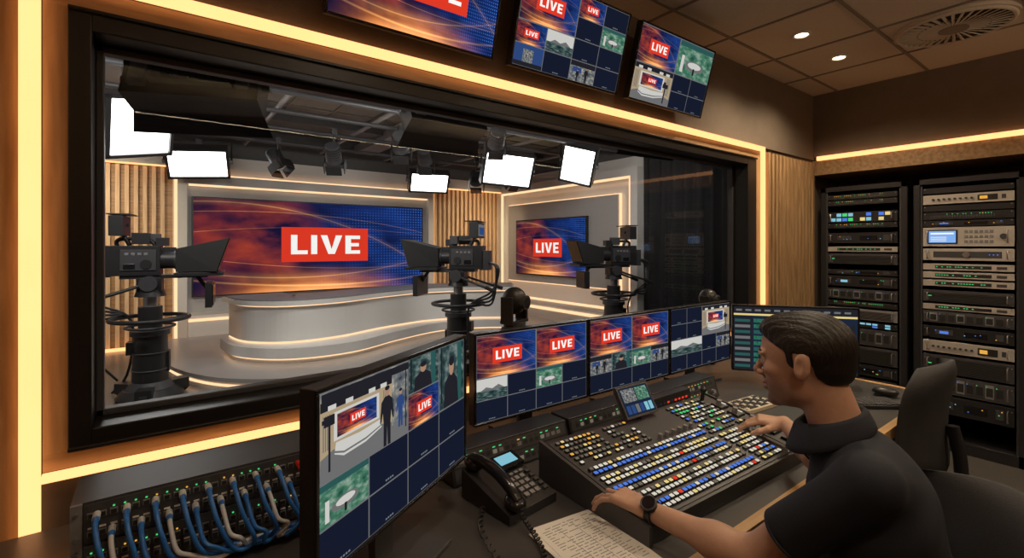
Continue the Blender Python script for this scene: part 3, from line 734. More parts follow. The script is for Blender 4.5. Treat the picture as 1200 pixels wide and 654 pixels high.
# ================================================================ MAN (signed-distance modelling -> surface nets)
TA=math.atan2(.89,-.45)
def surfnets(V,lo,h):
    s=V<0; nx,ny,nz=V.shape
    acc=np.zeros((nx-1,ny-1,nz-1,3),np.float32); cnt=np.zeros((nx-1,ny-1,nz-1),np.float32)
    cs=[(a,b,c) for a in(0,1) for b in(0,1) for c in(0,1)]
    sl=lambda c: V[c[0]:nx-1+c[0],c[1]:ny-1+c[1],c[2]:nz-1+c[2]]
    for c0 in cs:
        for ax in range(3):
            if c0[ax]: continue
            c1=list(c0); c1[ax]=1; a=sl(c0); b=sl(c1); mk=(a<0)!=(b<0)
            t=np.where(mk,a/np.where(mk,a-b,1),0)
            for k in range(3): acc[...,k]+=mk*(c0[k]+(t if k==ax else 0))
            cnt+=mk
    act=cnt>0; idx=-np.ones(cnt.shape,np.int64); idx[act]=np.arange(act.sum())
    I=np.argwhere(act); v=(I+acc[act]/cnt[act][:,None])*h+np.array(lo)
    F=[]
    def emit(q,ins):
        q=np.stack(q,1); F.append(q[ins]); F.append(q[~ins][:,::-1])
    m=s[:-1,1:-1,1:-1]!=s[1:,1:-1,1:-1]; a,b,c=np.nonzero(m); b=b+1;c=c+1
    emit([idx[a,b-1,c-1],idx[a,b,c-1],idx[a,b,c],idx[a,b-1,c]],s[a,b,c])
    m=s[1:-1,:-1,1:-1]!=s[1:-1,1:,1:-1]; a,b,c=np.nonzero(m); a=a+1;c=c+1
    emit([idx[a-1,b,c-1],idx[a-1,b,c],idx[a,b,c],idx[a,b,c-1]],s[a,b,c])
    m=s[1:-1,1:-1,:-1]!=s[1:-1,1:-1,1:]; a,b,c=np.nonzero(m); a=a+1;b=b+1
    emit([idx[a-1,b-1,c],idx[a,b-1,c],idx[a,b,c],idx[a-1,b,c]],s[a,b,c])
    return v,np.concatenate(F)
def sdfobj(name,lo,hi,h,fn,mt,mw,parent,smooth_it=2):
    ax=[np.arange(lo[i],hi[i],h,dtype=np.float32) for i in range(3)]
    X,Y,Z=np.meshgrid(*ax,indexing='ij'); V=fn(X,Y,Z).astype(np.float32)
    v,f=surfnets(V,lo,h)
    me=bpy.data.meshes.new(name); me.from_pydata(v.tolist(),[],f.tolist()); me.polygons.foreach_set('use_smooth',[True]*len(me.polygons))
    me.materials.append(MATS[mt]); me.update()
    ob=bpy.data.objects.new(name,me); COL.objects.link(ob); ob.parent=parent; ob.matrix_local=mw
    if smooth_it:
        sm=ob.modifiers.new('sm','SMOOTH'); sm.factor=.5; sm.iterations=smooth_it
    return ob
def ell(X,Y,Z,c,r,ry=0):
    x=X-c[0];y=Y-c[1];z=Z-c[2]
    if ry: ca,sa=math.cos(ry),math.sin(ry); x,z=x*ca+z*sa,-x*sa+z*ca
    k0=np.sqrt((x/r[0])**2+(y/r[1])**2+(z/r[2])**2)+1e-9; k1=np.sqrt((x/r[0]**2)**2+(y/r[1]**2)**2+(z/r[2]**2)**2)+1e-9
    return k0*(k0-1)/k1
def rcn(X,Y,Z,a,b,ra,rb):
    d=[b[i]-a[i] for i in range(3)]; L=sum(q*q for q in d)
    t=np.clip(((X-a[0])*d[0]+(Y-a[1])*d[1]+(Z-a[2])*d[2])/L,0,1)
    return np.sqrt((X-a[0]-t*d[0])**2+(Y-a[1]-t*d[1])**2+(Z-a[2]-t*d[2])**2)-(ra+(rb-ra)*t)
def smin(a,b,k):
    h=np.clip(.5+.5*(b-a)/k,0,1); return b*(1-h)+a*h-k*h*(1-h)
def smax(a,b,k): return -smin(-a,-b,k)
PELV=Vector((1.25,.315,0)); man=empty('man',PELV,TA)
Minv=(Matrix.Translation(PELV)@Matrix.Rotation(TA,4,'Z')).inverted()
def L(*p): return tuple(Minv@Vector(p))
Ls=(.080,.160,1.055); Rs=(.105,-.165,1.060)
Le=L(1.055,.530,.812); Lw=L(1.022,.785,.818)
Re=L(1.60,.60,.86); Rw=L(1.80,.78,.868)
headM=Matrix.Translation(Vector(L(1.197,.477,1.238)))@Matrix.Rotation(-TA+math.atan2(1,-.16),4,'Z')@Matrix.Rotation(.12,4,'Y')
def headf(X,Y,Z):
    X=X*100;Y=Y*100;Z=Z*100; A=np.abs(Y)
    d=ell(X,Y,Z,(-1.0,0,3.0),(9.5,7.4,8.0))
    d=smin(d,ell(X,Y,Z,(3.2,0,-2.6),(5.4,5.6,7.2)),2.5)
    d=smin(d,ell(X,Y,Z,(3.4,0,-7.4),(4.6,4.2,3.3)),2.0)
    d=smin(d,ell(X,Y,Z,(7.0,0,-9.4),(1.7,2.0,1.5)),1.5)
    d=smin(d,ell(X,A,Z,(1.0,4.5,-6.0),(2.4,1.2,2.4)),1.5)
    d=smin(d,ell(X,A,Z,(5.6,4.3,-1.8),(1.9,1.4,1.6)),1.3)
    d=smin(d,ell(X,A,Z,(7.5,2.4,2.1),(1.2,2.6,.75)),1.0)
    d=smax(d,-ell(X,A,Z,(9.0,3.1,.5),(1.5,1.6,1.0)),.8)
    d=smin(d,rcn(X,Y,Z,(8.1,0,1.2),(10.5,0,-2.6),.6,.85),.7)
    d=smin(d,ell(X,A,Z,(9.3,1.1,-3.1),(1.0,.7,.65)),.4)
    d=smin(d,ell(X,Y,Z,(8.6,0,-5.3),(.9,2.2,.5)),.5)
    d=smin(d,ell(X,Y,Z,(8.45,0,-6.6),(.9,1.9,.55)),.4)
    n=rcn(X,Y,Z,(-2.6,0,-4),(-5.0,0,-16),4.9,5.5)
    d=smin(d,n,2.0)
    e=ell(X,A,Z,(-1.2,7.5,-.4),(1.65,.7,2.9),.2); e=smax(e,-ell(X,A,Z,(-.7,8.5,-.1),(1.0,.75,1.9),.2),.3)
    d=smin(d,e,.45)
    return d/100
sdfobj('head',(-.125,-.095,-.175),(.125,.095,.12),.0026,headf,'skin_face',headM,man,2)
def hairf(X,Y,Z):
    X=X*100;Y=Y*100;Z=Z*100; A=np.abs(Y)
    w=(.09*np.sin(Y*5.5+X*.6)+.05*np.sin(Y*9+X*1.7+Z)+.04*np.sin(X*7+Y*3))*np.clip((Z-3)/4,0,1)
    d=ell(X,Y,Z,(-1.0,0,3.05),(9.72,7.58,8.12))-w
    d=smin(d,ell(X,Y,Z,(3.8,0,7.6),(4.6,5.0,2.7))-w,2.0)
    d=smin(d,ell(X,Y,Z,(-4.6,0,-1.6),(5.1,5.8,4.6)),1.5)
    zm=np.interp(X,[-12,-5,-3.2,-2.6,.3,.5,1.7,2.1,5,8.5,11],[-5.0,-4.7,-3.0,1.9,2.6,-1.4,-1.2,3.0,4.8,6.9,7.9])
    return smax(d,(zm-Z)*.8,.3)/100
sdfobj('hair',(-.13,-.095,-.09),(.12,.095,.135),.0026,hairf,'hair',headM,man,1)
mb=MB()
for sy in (-1,1):
    mb.sph((.0745,.031*sy,.005),.0118,'eye'); mb.sph((.0835,.031*sy,.004),(.0038,.0058,.0058),'hair',n=12,m=8)
    mb.curve([(.083,.014*sy,.023),(.084,.028*sy,.028),(.076,.046*sy,.024)],.0028,'hair',n=6)
    mb.curve([(.0835,.020*sy,.010),(.0865,.031*sy,.0125),(.081,.043*sy,.009)],.0016,'hair',n=6)
o=mb.build('eyes',parent=man); o.matrix_local=headM
def foldn(X,Y,Z): return (.0024*np.sin(55*Z+30*X+9*np.sin(12*Y))+.0026*np.sin(38*Z-45*Y+20*X))*np.clip((1.07-Z)*4,0,1)
SL=Vector(Ls);EL=Vector(Le);SR=Vector(Rs);ER=Vector(Re)
NC=Vector(L(1.203,.425,1.112))
def sleeve(X,Y,Z,a,b,t1):
    d=(b-a).normalized(); c=a+(b-a)*t1
    s=rcn(X,Y,Z,a,b,.054,.052)
    pl=(X-c.x)*d.x+(Y-c.y)*d.y+(Z-c.z)*d.z
    return smax(s,pl,.004)
def shirtf(X,Y,Z):
    d=ell(X,Y,Z,(0,0,.60),(.135,.165,.13))
    d=smin(d,ell(X,Y,Z,(.015,0,.76),(.115,.148,.16)),.06)
    d=smin(d,ell(X,Y,Z,(.050,0,.93),(.118,.158,.16)),.06)
    d=smin(d,rcn(X,Y,Z,(.080,-.105,1.042),(.070,.105,1.037),.060,.060),.045)
    d=smin(d,rcn(X,Y,Z,(.085,0,1.04),(NC.x-.01,NC.y,1.085),.070,.050),.035)
    d=smin(d,sleeve(X,Y,Z,SL,EL,.66),.03); d=smin(d,sleeve(X,Y,Z,SR,ER,.6),.03)
    cut=(Z-NC.z)+.45*(X-NC.x)
    d=smax(d,np.where(np.hypot(X-NC.x,Y-NC.y)<.10,cut,-1.0),.006)
    return smax(d+foldn(X,Y,Z),.50-Z,.01)
sdfobj('polo_shirt',(-.2,-.45,.45),(.35,.32,1.2),.005,shirtf,'shirt',Matrix.Identity(4),man,2)
# folded polo collar, lofted band around the neck
mb=MB(); prof=[(.054,-.012),(.0555,.012),(.060,.016),(.068,.008),(.080,-.020),(.083,-.031),(.080,-.035),(.069,-.022),(.060,-.014)]
nn_=36; vs=[];fs=[]
for i in range(nn_):
    t=2*math.pi*i/nn_; c,s_=math.cos(t),math.sin(t)
    for r,z in prof:
        k=1+.06*max(0,c)**3*(r>.065)
        vs.append((NC.x+c*r*k,NC.y+s_*r*1.02,NC.z+z-.45*c*r*.85-(.010 if r>.078 else 0)*max(0,c)))
m_=len(prof)
for i in range(nn_):
    j=(i+1)%nn_
    for k in range(m_): fs.append((i*m_+k,i*m_+(k+1)%m_,j*m_+(k+1)%m_,j*m_+k))
mb.add(vs,fs,'shirt',smooth=True)
for (a,b,t1,r) in ((SL,EL,.66,.0525),(SR,ER,.6,.053)):
    d=(b-a).normalized(); c=a+(b-a)*(t1-.01); mb.torus(c,r,.003,'shirt',d)
mb.build('collar',parent=man)
def armf(e,w,side,hd,up,curl):
    hd=Vector(hd).normalized(); up=Vector(up); up=(up-hd*up.dot(hd)).normalized(); lf=up.cross(hd)
    W=Vector(w)
    def H(x,y,z): return W+hd*x+lf*(y*side)+up*z
    def f(X,Y,Z):
        s=Vector(SLR[side]); 
        d=rcn(X,Y,Z,e,tuple(Vector(e)+(W-Vector(e))*.3),.036,.037)
        d=smin(d,rcn(X,Y,Z,tuple(Vector(e)+(W-Vector(e))*.25),w,.036,.0225),.03)
        d=smin(d,rcn(X,Y,Z,tuple(s+(Vector(e)-s)*.45),e,.042,.035),.03)
        p=None
        for y in (-.024,-.008,.008,.024):
            q=rcn(X,Y,Z,H(.005,y*.72,0),H(.080,y*1.2,.004),.0135,.0110); p=q if p is None else smin(p,q,.012)
        d=smin(d,p,.016)
        d=smin(d,rcn(X,Y,Z,H(.015,-.02,-.006),H(.045,-.034,-.008),.014,.012),.013)
        fing=[(-.030,.042,.026,.020,.0082),(-.0102,.046,.029,.022,.0084),(.0102,.043,.027,.021,.0080),(.029,.034,.021,.018,.0072)]
        for i,(y,a,b2,c,r) in enumerate(fing):
            sp=y*6.5; k=curl[i]; x,z=.080,.002; ang=k*.5; P=H(x,y,z); fd=None
            yy=y
            for j,l in enumerate((a,b2,c)):
                x2=x+l*math.cos(ang); z2=z-l*math.sin(ang); y2=yy+l*sp
                Q=H(x2,y2,z2); q=rcn(X,Y,Z,P,Q,r*(1-.07*j),r*(.93-.09*j)); fd=q if fd is None else smin(fd,q,.003)
                x,z,yy,P=x2,z2,y2,Q; ang+=k*.75
            d=smin(d,fd,.0025)
        T=[H(.03,-.028,-.008),H(.056,-.052,-.012),H(.082,-.068,-.018),H(.102,-.072,-.026)]
        for j,(a,b2) in enumerate(((.0125,.011),(.0105,.0098),(.0095,.0080))): d=smin(d,rcn(X,Y,Z,T[j],T[j+1],a,b2),.006)
        return d
    return f
SLR={1:Ls,-1:Rs}
def wl(v): return tuple(Minv.to_3x3()@Vector(v))
def bb(pts,m):
    return tuple(min(p[i] for p in pts)-m for i in range(3)),tuple(max(p[i] for p in pts)+m for i in range(3))
lo,hi=bb([Le,Lw,tuple(Vector(Lw)+Vector(wl((-.02,.15,-.02)))),tuple(SL+(EL-SL)*.5)],.08)
sdfobj('arm_l',lo,hi,.0023,armf(Le,Lw,1,wl((-.12,1,.02)),(0,0,1),(.62,.45,.52,.62)),'skin',Matrix.Identity(4),man,1)
lo,hi=bb([Re,Rw,tuple(Vector(Rw)+Vector(wl((-.06,.15,-.02)))),tuple(SR+(ER-SR)*.5)],.08)
sdfobj('arm_r',lo,hi,.0023,armf(Re,Rw,-1,wl((-.45,1,-.05)),(0,0,1),(.5,.6,.7,.8)),'skin',Matrix.Identity(4),man,1)
# watch
mb=MB(); a=Vector(Lw); d=(Vector(Lw)-Vector(Le)).normalized(); c=a-d*.018
mb.torus(c,.0265,.004,'black',d,n=32); mb.torus(c+d*.006,.026,.004,'black',d); mb.torus(c-d*.006,.0268,.004,'black',d)
upv=(Vector((0,0,1))+Vector(wl((-.6,-.35,0)))).normalized(); upv=(upv-d*upv.dot(d)).normalized()
mb.cyl(c+upv*.023,c+upv*.036,.020,'black_gloss',n=24); mb.torus(c+upv*.036,.0188,.0022,'dkgrey',upv,n=28); mb.cyl(c+upv*.0362,c+upv*.0368,.0155,'black_gloss',n=24)
mb.build('wristwatch',parent=man)
def pantsf(X,Y,Z):
    A=np.abs(Y)
    d=ell(X,Y,Z,(0,0,.555),(.14,.17,.08))
    d=smin(d,rcn(X,A,Z,(.03,.09,.552),(.42,.12,.56),.078,.062),.04)
    d=smin(d,rcn(X,A,Z,(.42,.12,.55),(.38,.12,.10),.062,.045),.03)
    return d
sdfobj('trousers',(-.2,-.25,.02),(.55,.25,.72),.008,pantsf,'pants',Matrix.Identity(4),man,2)
def shoef(X,Y,Z):
    A=np.abs(Y); d=smin(ell(X,A,Z,(.44,.12,.035),(.14,.045,.04)),ell(X,A,Z,(.37,.12,.06),(.06,.04,.06)),.03); return smax(d,.004-Z,.004)
sdfobj('shoes',(.25,-.2,-.01),(.62,.2,.14),.005,shoef,'black',Matrix.Identity(4),man,1)

# ================================================================ STUDIO
SX0,SX1,SY,SZ=-1.8,6.45,9.0,3.45
slab('studio_floor',(SX0,SX1+.1,2.0,SY+.1,-.1,0,'studio_floor'))
mb=MB(); mb.bx(SX0,SX1+.1,2.0,SY+.1,SZ,SZ+.1,'studio_ceil')
x=SX0+.3
while x<SX1: mb.bx(x-.012,x+.012,2.0,SY,SZ-.02,SZ,'truss'); x+=.6
y=2.3
while y<SY: mb.bx(SX0,SX1,y-.012,y+.012,SZ-.021,SZ,'truss'); y+=.6
mb.build('studio_ceiling')
slab('studio_wall_back',(SX0,SX1+.1,SY,SY+.1,0,2.93,'white_wall'),(SX0,SX1+.1,SY+.01,SY+.1,2.93,SZ,'studio_ceil'))
slab('studio_wall_left',(SX0-.1,SX0,2.0,SY+.1,0,SZ,'studio_grey'))
slab('studio_wall_right',(SX1,SX1+.1,4.95,SY,0,3.0,'white_wall'),(SX1,SX1+.1,2.0,SY,3.0,SZ,'studio_ceil'),(SX1+.05,SX1+.1,2.0,4.95,0,3.0,'studio_ceil'))
slab('studio_wall_front',(SX0,SX1,2.0,2.02,2.25,SZ,'studio_ceil'),(SX0,-.25,2.0,2.02,0,2.25,'studio_ceil'),(3.75,SX1,2.0,2.02,0,2.25,'studio_ceil'),(-.25,3.75,2.0,2.02,0,.9,'studio_ceil'))
# backdrop feature panel round the video wall
mb=MB()
mb.bx(.30,4.63,SY-.12,SY,2.46,2.60,'white_wall'); mb.bx(.30,.42,SY-.12,SY,0,2.46,'white_wall'); mb.bx(4.52,4.63,SY-.12,SY,0,2.46,'white_wall')
mb.bx(.42,4.52,SY-.03,SY,.0,2.46,'studio_grey'); mb.bx(.42,4.52,SY-.4,SY,0,.45,'white_wall')
mb.bx(.42,4.52,SY-.42,SY-.40,.36,.40,'led_s'); mb.bx(.44,4.50,SY-.10,SY-.07,2.43,2.46,'led_s'); mb.bx(.26,.30,SY-.06,SY-.03,.0,2.6,'led_s'); mb.bx(4.63,4.66,SY-.06,SY-.03,0,2.6,'led_s'); mb.bx(.30,4.63,SY-.05,SY-.02,2.60,2.63,'led_s')
mb.build('backdrop_panel')
mb=MB()
mb.bx(.48,4.40,SY-.11,SY-.03,.70,2.27,'black'); mb.rq(.50,.72,3.88,1.53,SY-.115,'live_bg'); live(mb,2.50,1.52,1.50,.60,SY-.125)
mb.build('video_wall')
def slats(name,x0,x1,y,z0,z1):
    mb=MB(); x=x0
    mb.bx(x0,x1,y-.02,y,z0,z1,'wood_h')
    while x<x1-.05: mb.bx(x,x+.05,y-.09,y-.01,z0,z1,'wood_slat'); x+=.105
    mb.bx(x0,x1,y-.22,y-.16,z1-.02,z1+.06,'white_wall'); mb.bx(x0,x1,y-.20,y-.16,z1-.04,z1-.02,'led')
    mb.bx(x0,x1,y-.22,y-.17,.0,.04,'led')
    return mb.build(name)
slats('slat_wall',SX0,.24,SY,0,2.72); slats('slat_wall',4.68,SX1-.02,SY,0,2.72)
# right wall: framed recess with lit border, screen and bench
mb=MB(); X=SX1
mb.bx(X-.16,X,5.0,8.98,2.66,2.80,'white_wall'); mb.bx(X-.16,X,5.0,5.14,0,2.66,'white_wall'); mb.bx(X-.16,X,8.80,8.98,0,2.66,'white_wall')
mb.bx(X-.15,X-.12,5.14,8.80,2.62,2.66,'led_s'); mb.bx(X-.15,X-.12,5.14,5.18,.5,2.66,'led_s'); mb.bx(X-.15,X-.12,8.76,8.80,.5,2.66,'led_s')
mb.bx(X-.10,X,5.45,8.6,.75,2.38,'studio_grey')
for b in ((5.42,8.63,2.38,2.40),(5.42,8.63,.73,.75)): mb.bx(X-.07,X-.03,b[0],b[1],b[2],b[3],'led_s')
mb.bx(X-.07,X-.03,5.42,5.45,.75,2.38,'led_s')
mb.bx(X-.55,X,4.98,8.6,0,.40,'white_wall'); mb.bx(X-.57,X-.55,4.98,8.6,.30,.35,'led_s'); mb.bx(X-.20,X-.16,5.2,8.6,.40,.44,'led_s')
mb.build('side_wall_panel')
mb=MB(); mb.M=Matrix.Translation((X-.16,7.19,0))@Matrix.Rotation(-math.pi/2,4,'Z')
mb.box((0,.03,1.47),(2.10,.06,1.15),'black'); mb.rq(-1.03,.92,2.06,1.10,-.002,'live_bg'); live(mb,-.02,1.46,.86,.36,-.012); mb.build('wall_screen')
# black drapes
def drape(name,x,y0,y1,h):
    mb=MB(); n=int(abs(y1-y0)/.03); vs=[];fs=[]
    for i in range(n+1):
        y=y0+(y1-y0)*i/n; xx=x+.05*math.sin(i*.9)+.015*math.sin(i*2.3)
        vs+=[(xx,y,0.01),(xx,y,h)]
    fs=[(2*i,2*i+2,2*i+3,2*i+1) for i in range(n)]
    mb.add(vs,fs,'curtain',smooth=True); mb.cyl((x,y0,h),(x,y1,h),.02,'truss'); return mb.build(name)
drape('stage_curtain',SX1-.12,4.9,2.05,3.0)
# riser with lit edge
stage=crom([(.05,8.5,0),(.10,6.9,0),(.45,5.85,0),(1.05,5.3,0),(1.75,5.22,0),(2.66,5.62,0),(3.8,5.85,0),(5.0,6.0,0),(5.80,6.5,0),(5.82,8.5,0)],8)
poly=[(p.x,p.y) for p in stage]
def shrink(poly,k,c): return [(c[0]+(x-c[0])*k,c[1]+(y-c[1])*k) for x,y in poly]
mb=MB(); C=(2.9,8.0)
mb.prism(shrink(poly,.985,C),0,.11,'white_gloss'); mb.prism(shrink(poly,.989,C),.05,.072,'led_s'); mb.prism(poly,.11,.15,'riser_top')
mb.build('stage_riser')
# news desk : swooping counter
def band(mb,front,depth,z0,z1,mt,off=0.0):
    P=crom([(x,y,0) for x,y in front],8); n=len(P); F=[];Bk=[]
    for i,p in enumerate(P):
        d=(P[min(i+1,n-1)]-P[max(i-1,0)]).normalized(); nr=Vector((d.y,-d.x,0))
        F.append(p+nr*off); Bk.append(p-nr*depth)
    if off>0:
        e=(F[-1]-F[-2]).normalized()*off; F[-1]=F[-1]+e; Bk[-1]=Bk[-1]+e; e=(F[0]-F[1]).normalized()*off; F[0]=F[0]+e;Bk[0]=Bk[0]+e
    for i in range(n-1):
        a,b,c,d2=F[i],F[i+1],Bk[i+1],Bk[i]
        vs=[(q.x,q.y,z) for z in (z0,z1) for q in (a,b,c,d2)]
        fs=[(0,1,5,4),(4,5,6,7),(3,2,1,0),(2,3,7,6)]
        if i==0: fs.append((3,0,4,7))
        if i==n-2: fs.append((1,2,6,5))
        mb.add(vs,fs,mt)
fr=[(.78,7.1),(.90,6.55),(1.30,6.2),(1.9,6.22),(2.6,6.52),(3.4,6.72),(4.1,6.55),(4.62,6.2)]
fl=[(.70,7.0),(.80,6.38),(1.25,5.90),(1.95,5.85),(2.7,6.22),(3.5,6.5),(4.2,6.35),(4.75,5.95)]
mb=MB()
band(mb,fl,.5,.15,.19,'white_gloss',-.03); band(mb,fl,.5,.19,.212,'led_s',-.015); band(mb,fl,.5,.212,.33,'white_gloss',.02)
band(mb,fr,.55,.33,.352,'led_s',-.0); band(mb,fr,.55,.352,.765,'white_gloss',0.0); band(mb,fr,.55,.765,.785,'led_s',-.02); band(mb,fr,.68,.785,.84,'white_gloss',.06); band(mb,fr,.66,.842,.855,'grey',.03)
mb.build('news_desk')

# studio cameras on pedestals (local +x = lens direction)
def tvcam(loc,ang):
    mb=MB()
    mb.cyl((0,0,.03),(0,0,.10),.28,'black',.22,n=24); mb.cyl((0,0,.10),(0,0,.17),.20,'dkgrey',.16,n=24)
    for k in range(3):
        a=2*math.pi*k/3+.5; c,s=math.cos(a),math.sin(a); mb.box((c*.22,s*.22,.09),(.2,.13,.10),'black',(0,0,a)); mb.cyl((c*.28-s*.03,s*.28+c*.03,.055),(c*.28+s*.03,s*.28-c*.03,.055),.055,'black_matte',n=16)
    mb.cyl((0,0,.15),(0,0,.62),.15,'black',.14,n=28); mb.cyl((0,0,.62),(0,0,.67),.165,'dkgrey',n=28); mb.cyl((0,0,.66),(0,0,.9),.10,'black',n=24); mb.cyl((0,0,.88),(0,0,1.02),.06,'metal',n=16)
    for z in (.28,.45): mb.torus((0,0,z),.148,.008,'dkgrey')
    mb.box((.13,.0,.35),(.06,.10,.2),'black'); mb.box((-.15,0,.50),(.07,.12,.12),'black')
    mb.torus((0,0,.78),.32,.020,'black',n=40)
    for k in range(4):
        a=2*math.pi*k/4+.4; mb.cyl((0,0,.74),(math.cos(a)*.32,math.sin(a)*.32,.78),.013,'black',n=8)
    mb.torus((0,0,.70),.2,.012,'dkgrey')
    mb.cyl((0,0,1.00),(0,0,1.07),.13,'black',.11,n=20); mb.box((0,0,1.12),(.20,.17,.13),'black'); mb.cyl((0,-.13,1.13),(0,.13,1.13),.075,'dkgrey',n=20); mb.box((.02,0,1.195),(.50,.16,.035),'black')
    for sy in (-1,1):
        mb.curve([(-.03,sy*.09,1.13),(-.15,sy*.14,1.08),(-.45,sy*.2,.98)],.015,'black'); mb.cyl((-.40,sy*.19,1.0),(-.52,sy*.215,.955),.023,'black_matte',n=10)
    mb.box((-.12,0,1.355),(.42,.19,.29),'black'); mb.box((-.36,0,1.32),(.11,.16,.24),'dkgrey'); mb.box((-.08,.098,1.36),(.28,.014,.20),'dkgrey'); mb.box((-.08,-.098,1.36),(.28,.014,.20),'dkgrey')
    for i in range(4): mb.box((-.17+i*.05,-.107,1.42),(.03,.006,.025),'grey'); mb.box((-.17+i*.05,.107,1.42),(.03,.006,.025),'grey')
    for sy in (-1,1): mb.cyl((-.02,sy*.105,1.32),(-.02,sy*.115,1.32),.045,'black',n=18); mb.box((-.15,sy*.107,1.30),(.09,.006,.05),'black_gloss')
    mb.curve([(-.26,0,1.49),(-.24,0,1.56),(-.02,0,1.56),(.04,0,1.49)],.019,'black')
    mb.cyl((.07,0,1.36),(.20,0,1.36),.09,'black',n=20); mb.cyl((.20,0,1.36),(.30,0,1.36),.10,'dkgrey',.105,n=20)
    mb.box((.12,0,1.46),(.18,.07,.05),'black')
    # teleprompter hood
    r0=[(.22,-.13,1.24),(.22,.13,1.24),(.22,.13,1.47),(.22,-.13,1.47)]; r1=[(.57,-.22,1.24),(.57,.22,1.24),(.68,.22,1.58),(.68,-.22,1.58)]
    mb.hexa(r0,r1,'black_matte')
    mb.hexa([(.573,-.20,1.255),(.573,.20,1.255),(.675,.20,1.565),(.675,-.20,1.565)],[(.582,-.20,1.255),(.582,.20,1.255),(.684,.20,1.565),(.684,-.20,1.565)],'black_gloss')
    mb.box((.42,0,1.215),(.42,.38,.035),'black'); mb.box((.25,0,1.19),(.4,.03,.03),'dkgrey'); mb.box((.25,.09,1.18),(.45,.02,.02),'dkgrey')
    for sy in (-1,1): mb.cyl((.30,sy*.12,1.42),(.30,sy*.12,1.2),.008,'dkgrey',n=8)
    mb.box((.50,0,1.00),(.06,.36,.25),'black'); mb.box((.535,0,1.00),(.01,.32,.21),'black_gloss'); mb.cyl((.38,0,1.2),(.48,0,1.05),.02,'dkgrey')
    # viewfinder
    mb.cyl((-.16,0,1.5),(-.22,0,1.62),.020,'black'); mb.box((-.24,0,1.69),(.11,.32,.19),'black'); mb.box((-.298,0,1.69),(.006,.26,.14),'f_grey'); mb.box((-.3025,0,1.68),(.004,.21,.09),'f_blue')
    mb.box((-.22,0,1.80),(.18,.34,.012),'black'); mb.box((-.18,0,1.70),(.03,.06,.03),'black')
    mb.box((.02,.10,1.57),(.10,.07,.10),'dkgrey'); mb.box((-.06,-.08,1.57),(.14,.07,.11),'black'); mb.box((.10,0,1.54),(.10,.10,.08),'black')
    for k in range(4): mb.curve([(-.38,.03*k-.03,1.3),(-.52,.05*k,1.22),(-.46,.12,.95-.05*k),(-.22,.18,.8),(-.16,.14,.55),(-.22,.18,.2),(-.35,.25,.02)],.012,'black')
    return mb.build('studio_camera',loc,ang,bevel=.004)
tvcam((-.02,5.95,0),-.15); tvcam((3.06,5.2,0.0),math.radians(132)); tvcam((5.55,4.85,0),math.radians(158))

# studio light fixtures
def basis(d):
    d=Vector(d).normalized(); y=Vector((0,0,1)).cross(d).normalized(); z=d.cross(y)
    return Matrix((d,y,z)).transposed().to_4x4()
GZ=3.07
def fixture(name,pos,d,w,h,em,depth=.18,roll=0,doors=False):
    mb=MB(); Rm=basis(d)@Matrix.Rotation(roll,4,'X')
    mb.M=Rm
    mb.box((-depth/2,0,0),(depth,w,h),'dkgrey'); mb.box((-depth-.03,0,0),(.06,w*.6,h*.5),'dkgrey')
    for k in range(9): mb.box((-depth-.065,-w*.25+k*w*.0625,0),(.02,.012,h*.4),'black')
    fw=.034
    mb.quad([(.004,-w/2+fw,-h/2+fw),(.004,w/2-fw,-h/2+fw),(.004,w/2-fw,h/2-fw),(.004,-w/2+fw,h/2-fw)],em)
    for sy in (-1,1): mb.box((.012,sy*(w/2-fw/2),0),(.04,fw,h),'black')
    for sz in (-1,1): mb.box((.012,0,sz*(h/2-fw/2)),(.04,w,fw),'black')
    if doors:
        for sz in (-1,1): mb.hexa([(.01,-w/2,sz*h/2),(.01,w/2,sz*h/2),(.012,w/2,sz*h/2),(.012,-w/2,sz*h/2)],[(.14,-w/2-.04,sz*(h/2+.09)),(.14,w/2+.04,sz*(h/2+.09)),(.146,w/2+.04,sz*(h/2+.09)),(.146,-w/2-.04,sz*(h/2+.09))],'black')
        mb.box((-depth-.02,w*.38,0),(.04,.1,h*.7),'grey'); mb.box((-depth-.02,-w*.38,0),(.04,.08,h*.5),'grey')
    for sy in (-1,1): mb.cyl((-depth/2,sy*w/2,0),(-depth/2,sy*(w/2+.05),0),.03,'grey',n=12)
    mb.M=Matrix.Identity(4)
    yv=(Rm.to_3x3()@Vector((0,1,0)))*(w/2+.03); bk=Rm.to_3x3()@Vector((-depth/2,0,0))
    top=GZ-pos[2]; q=min(h*.55+.06,top-.02-bk.z)
    mb.tube([bk+yv,bk+yv*1.0+Vector((0,0,q)),bk-yv+Vector((0,0,q)),bk-yv],.016,'black',6)
    mb.cyl(bk+Vector((0,0,q)),Vector((bk.x,bk.y,top)),.018,'black',n=10); mb.box((bk.x,bk.y,top-.04),(.08,.08,.08),'black')
    return mb.build(name,pos)
fixture('studio_softlight',(-.10,6.2,2.72),(.60,-.75,-.42),.66,.64,'softbox',roll=.25)
fixture('studio_softlight',(.53,8.35,2.70),(-.1,-.85,-.5),.78,.46,'softbox',roll=.08)
fixture('studio_softlight',(4.14,8.1,2.68),(-.2,-.8,-.45),.74,.40,'softbox')
fixture('studio_softlight',(4.5,6.1,2.70),(-.35,-.8,-.4),.82,.54,'softbox',roll=-.08)
fixture('studio_softlight',(5.32,5.38,2.76),(-.75,-.42,-.45),.54,.62,'softbox',roll=-.3)
fixture('studio_floodlight',(.30,4.2,2.62),(.35,.8,-.35),.85,.34,'key_light',depth=.2,doors=True)
fixture('studio_floodlight',(2.40,4.45,2.78),(.02,.8,-.4),.85,.34,'key_light',depth=.2,doors=True)
fixture('studio_floodlight',(4.7,3.6,2.85),(.1,.8,-.4),.85,.34,'key_light',depth=.2,doors=True)  # extra flood added out of view for front light on the set
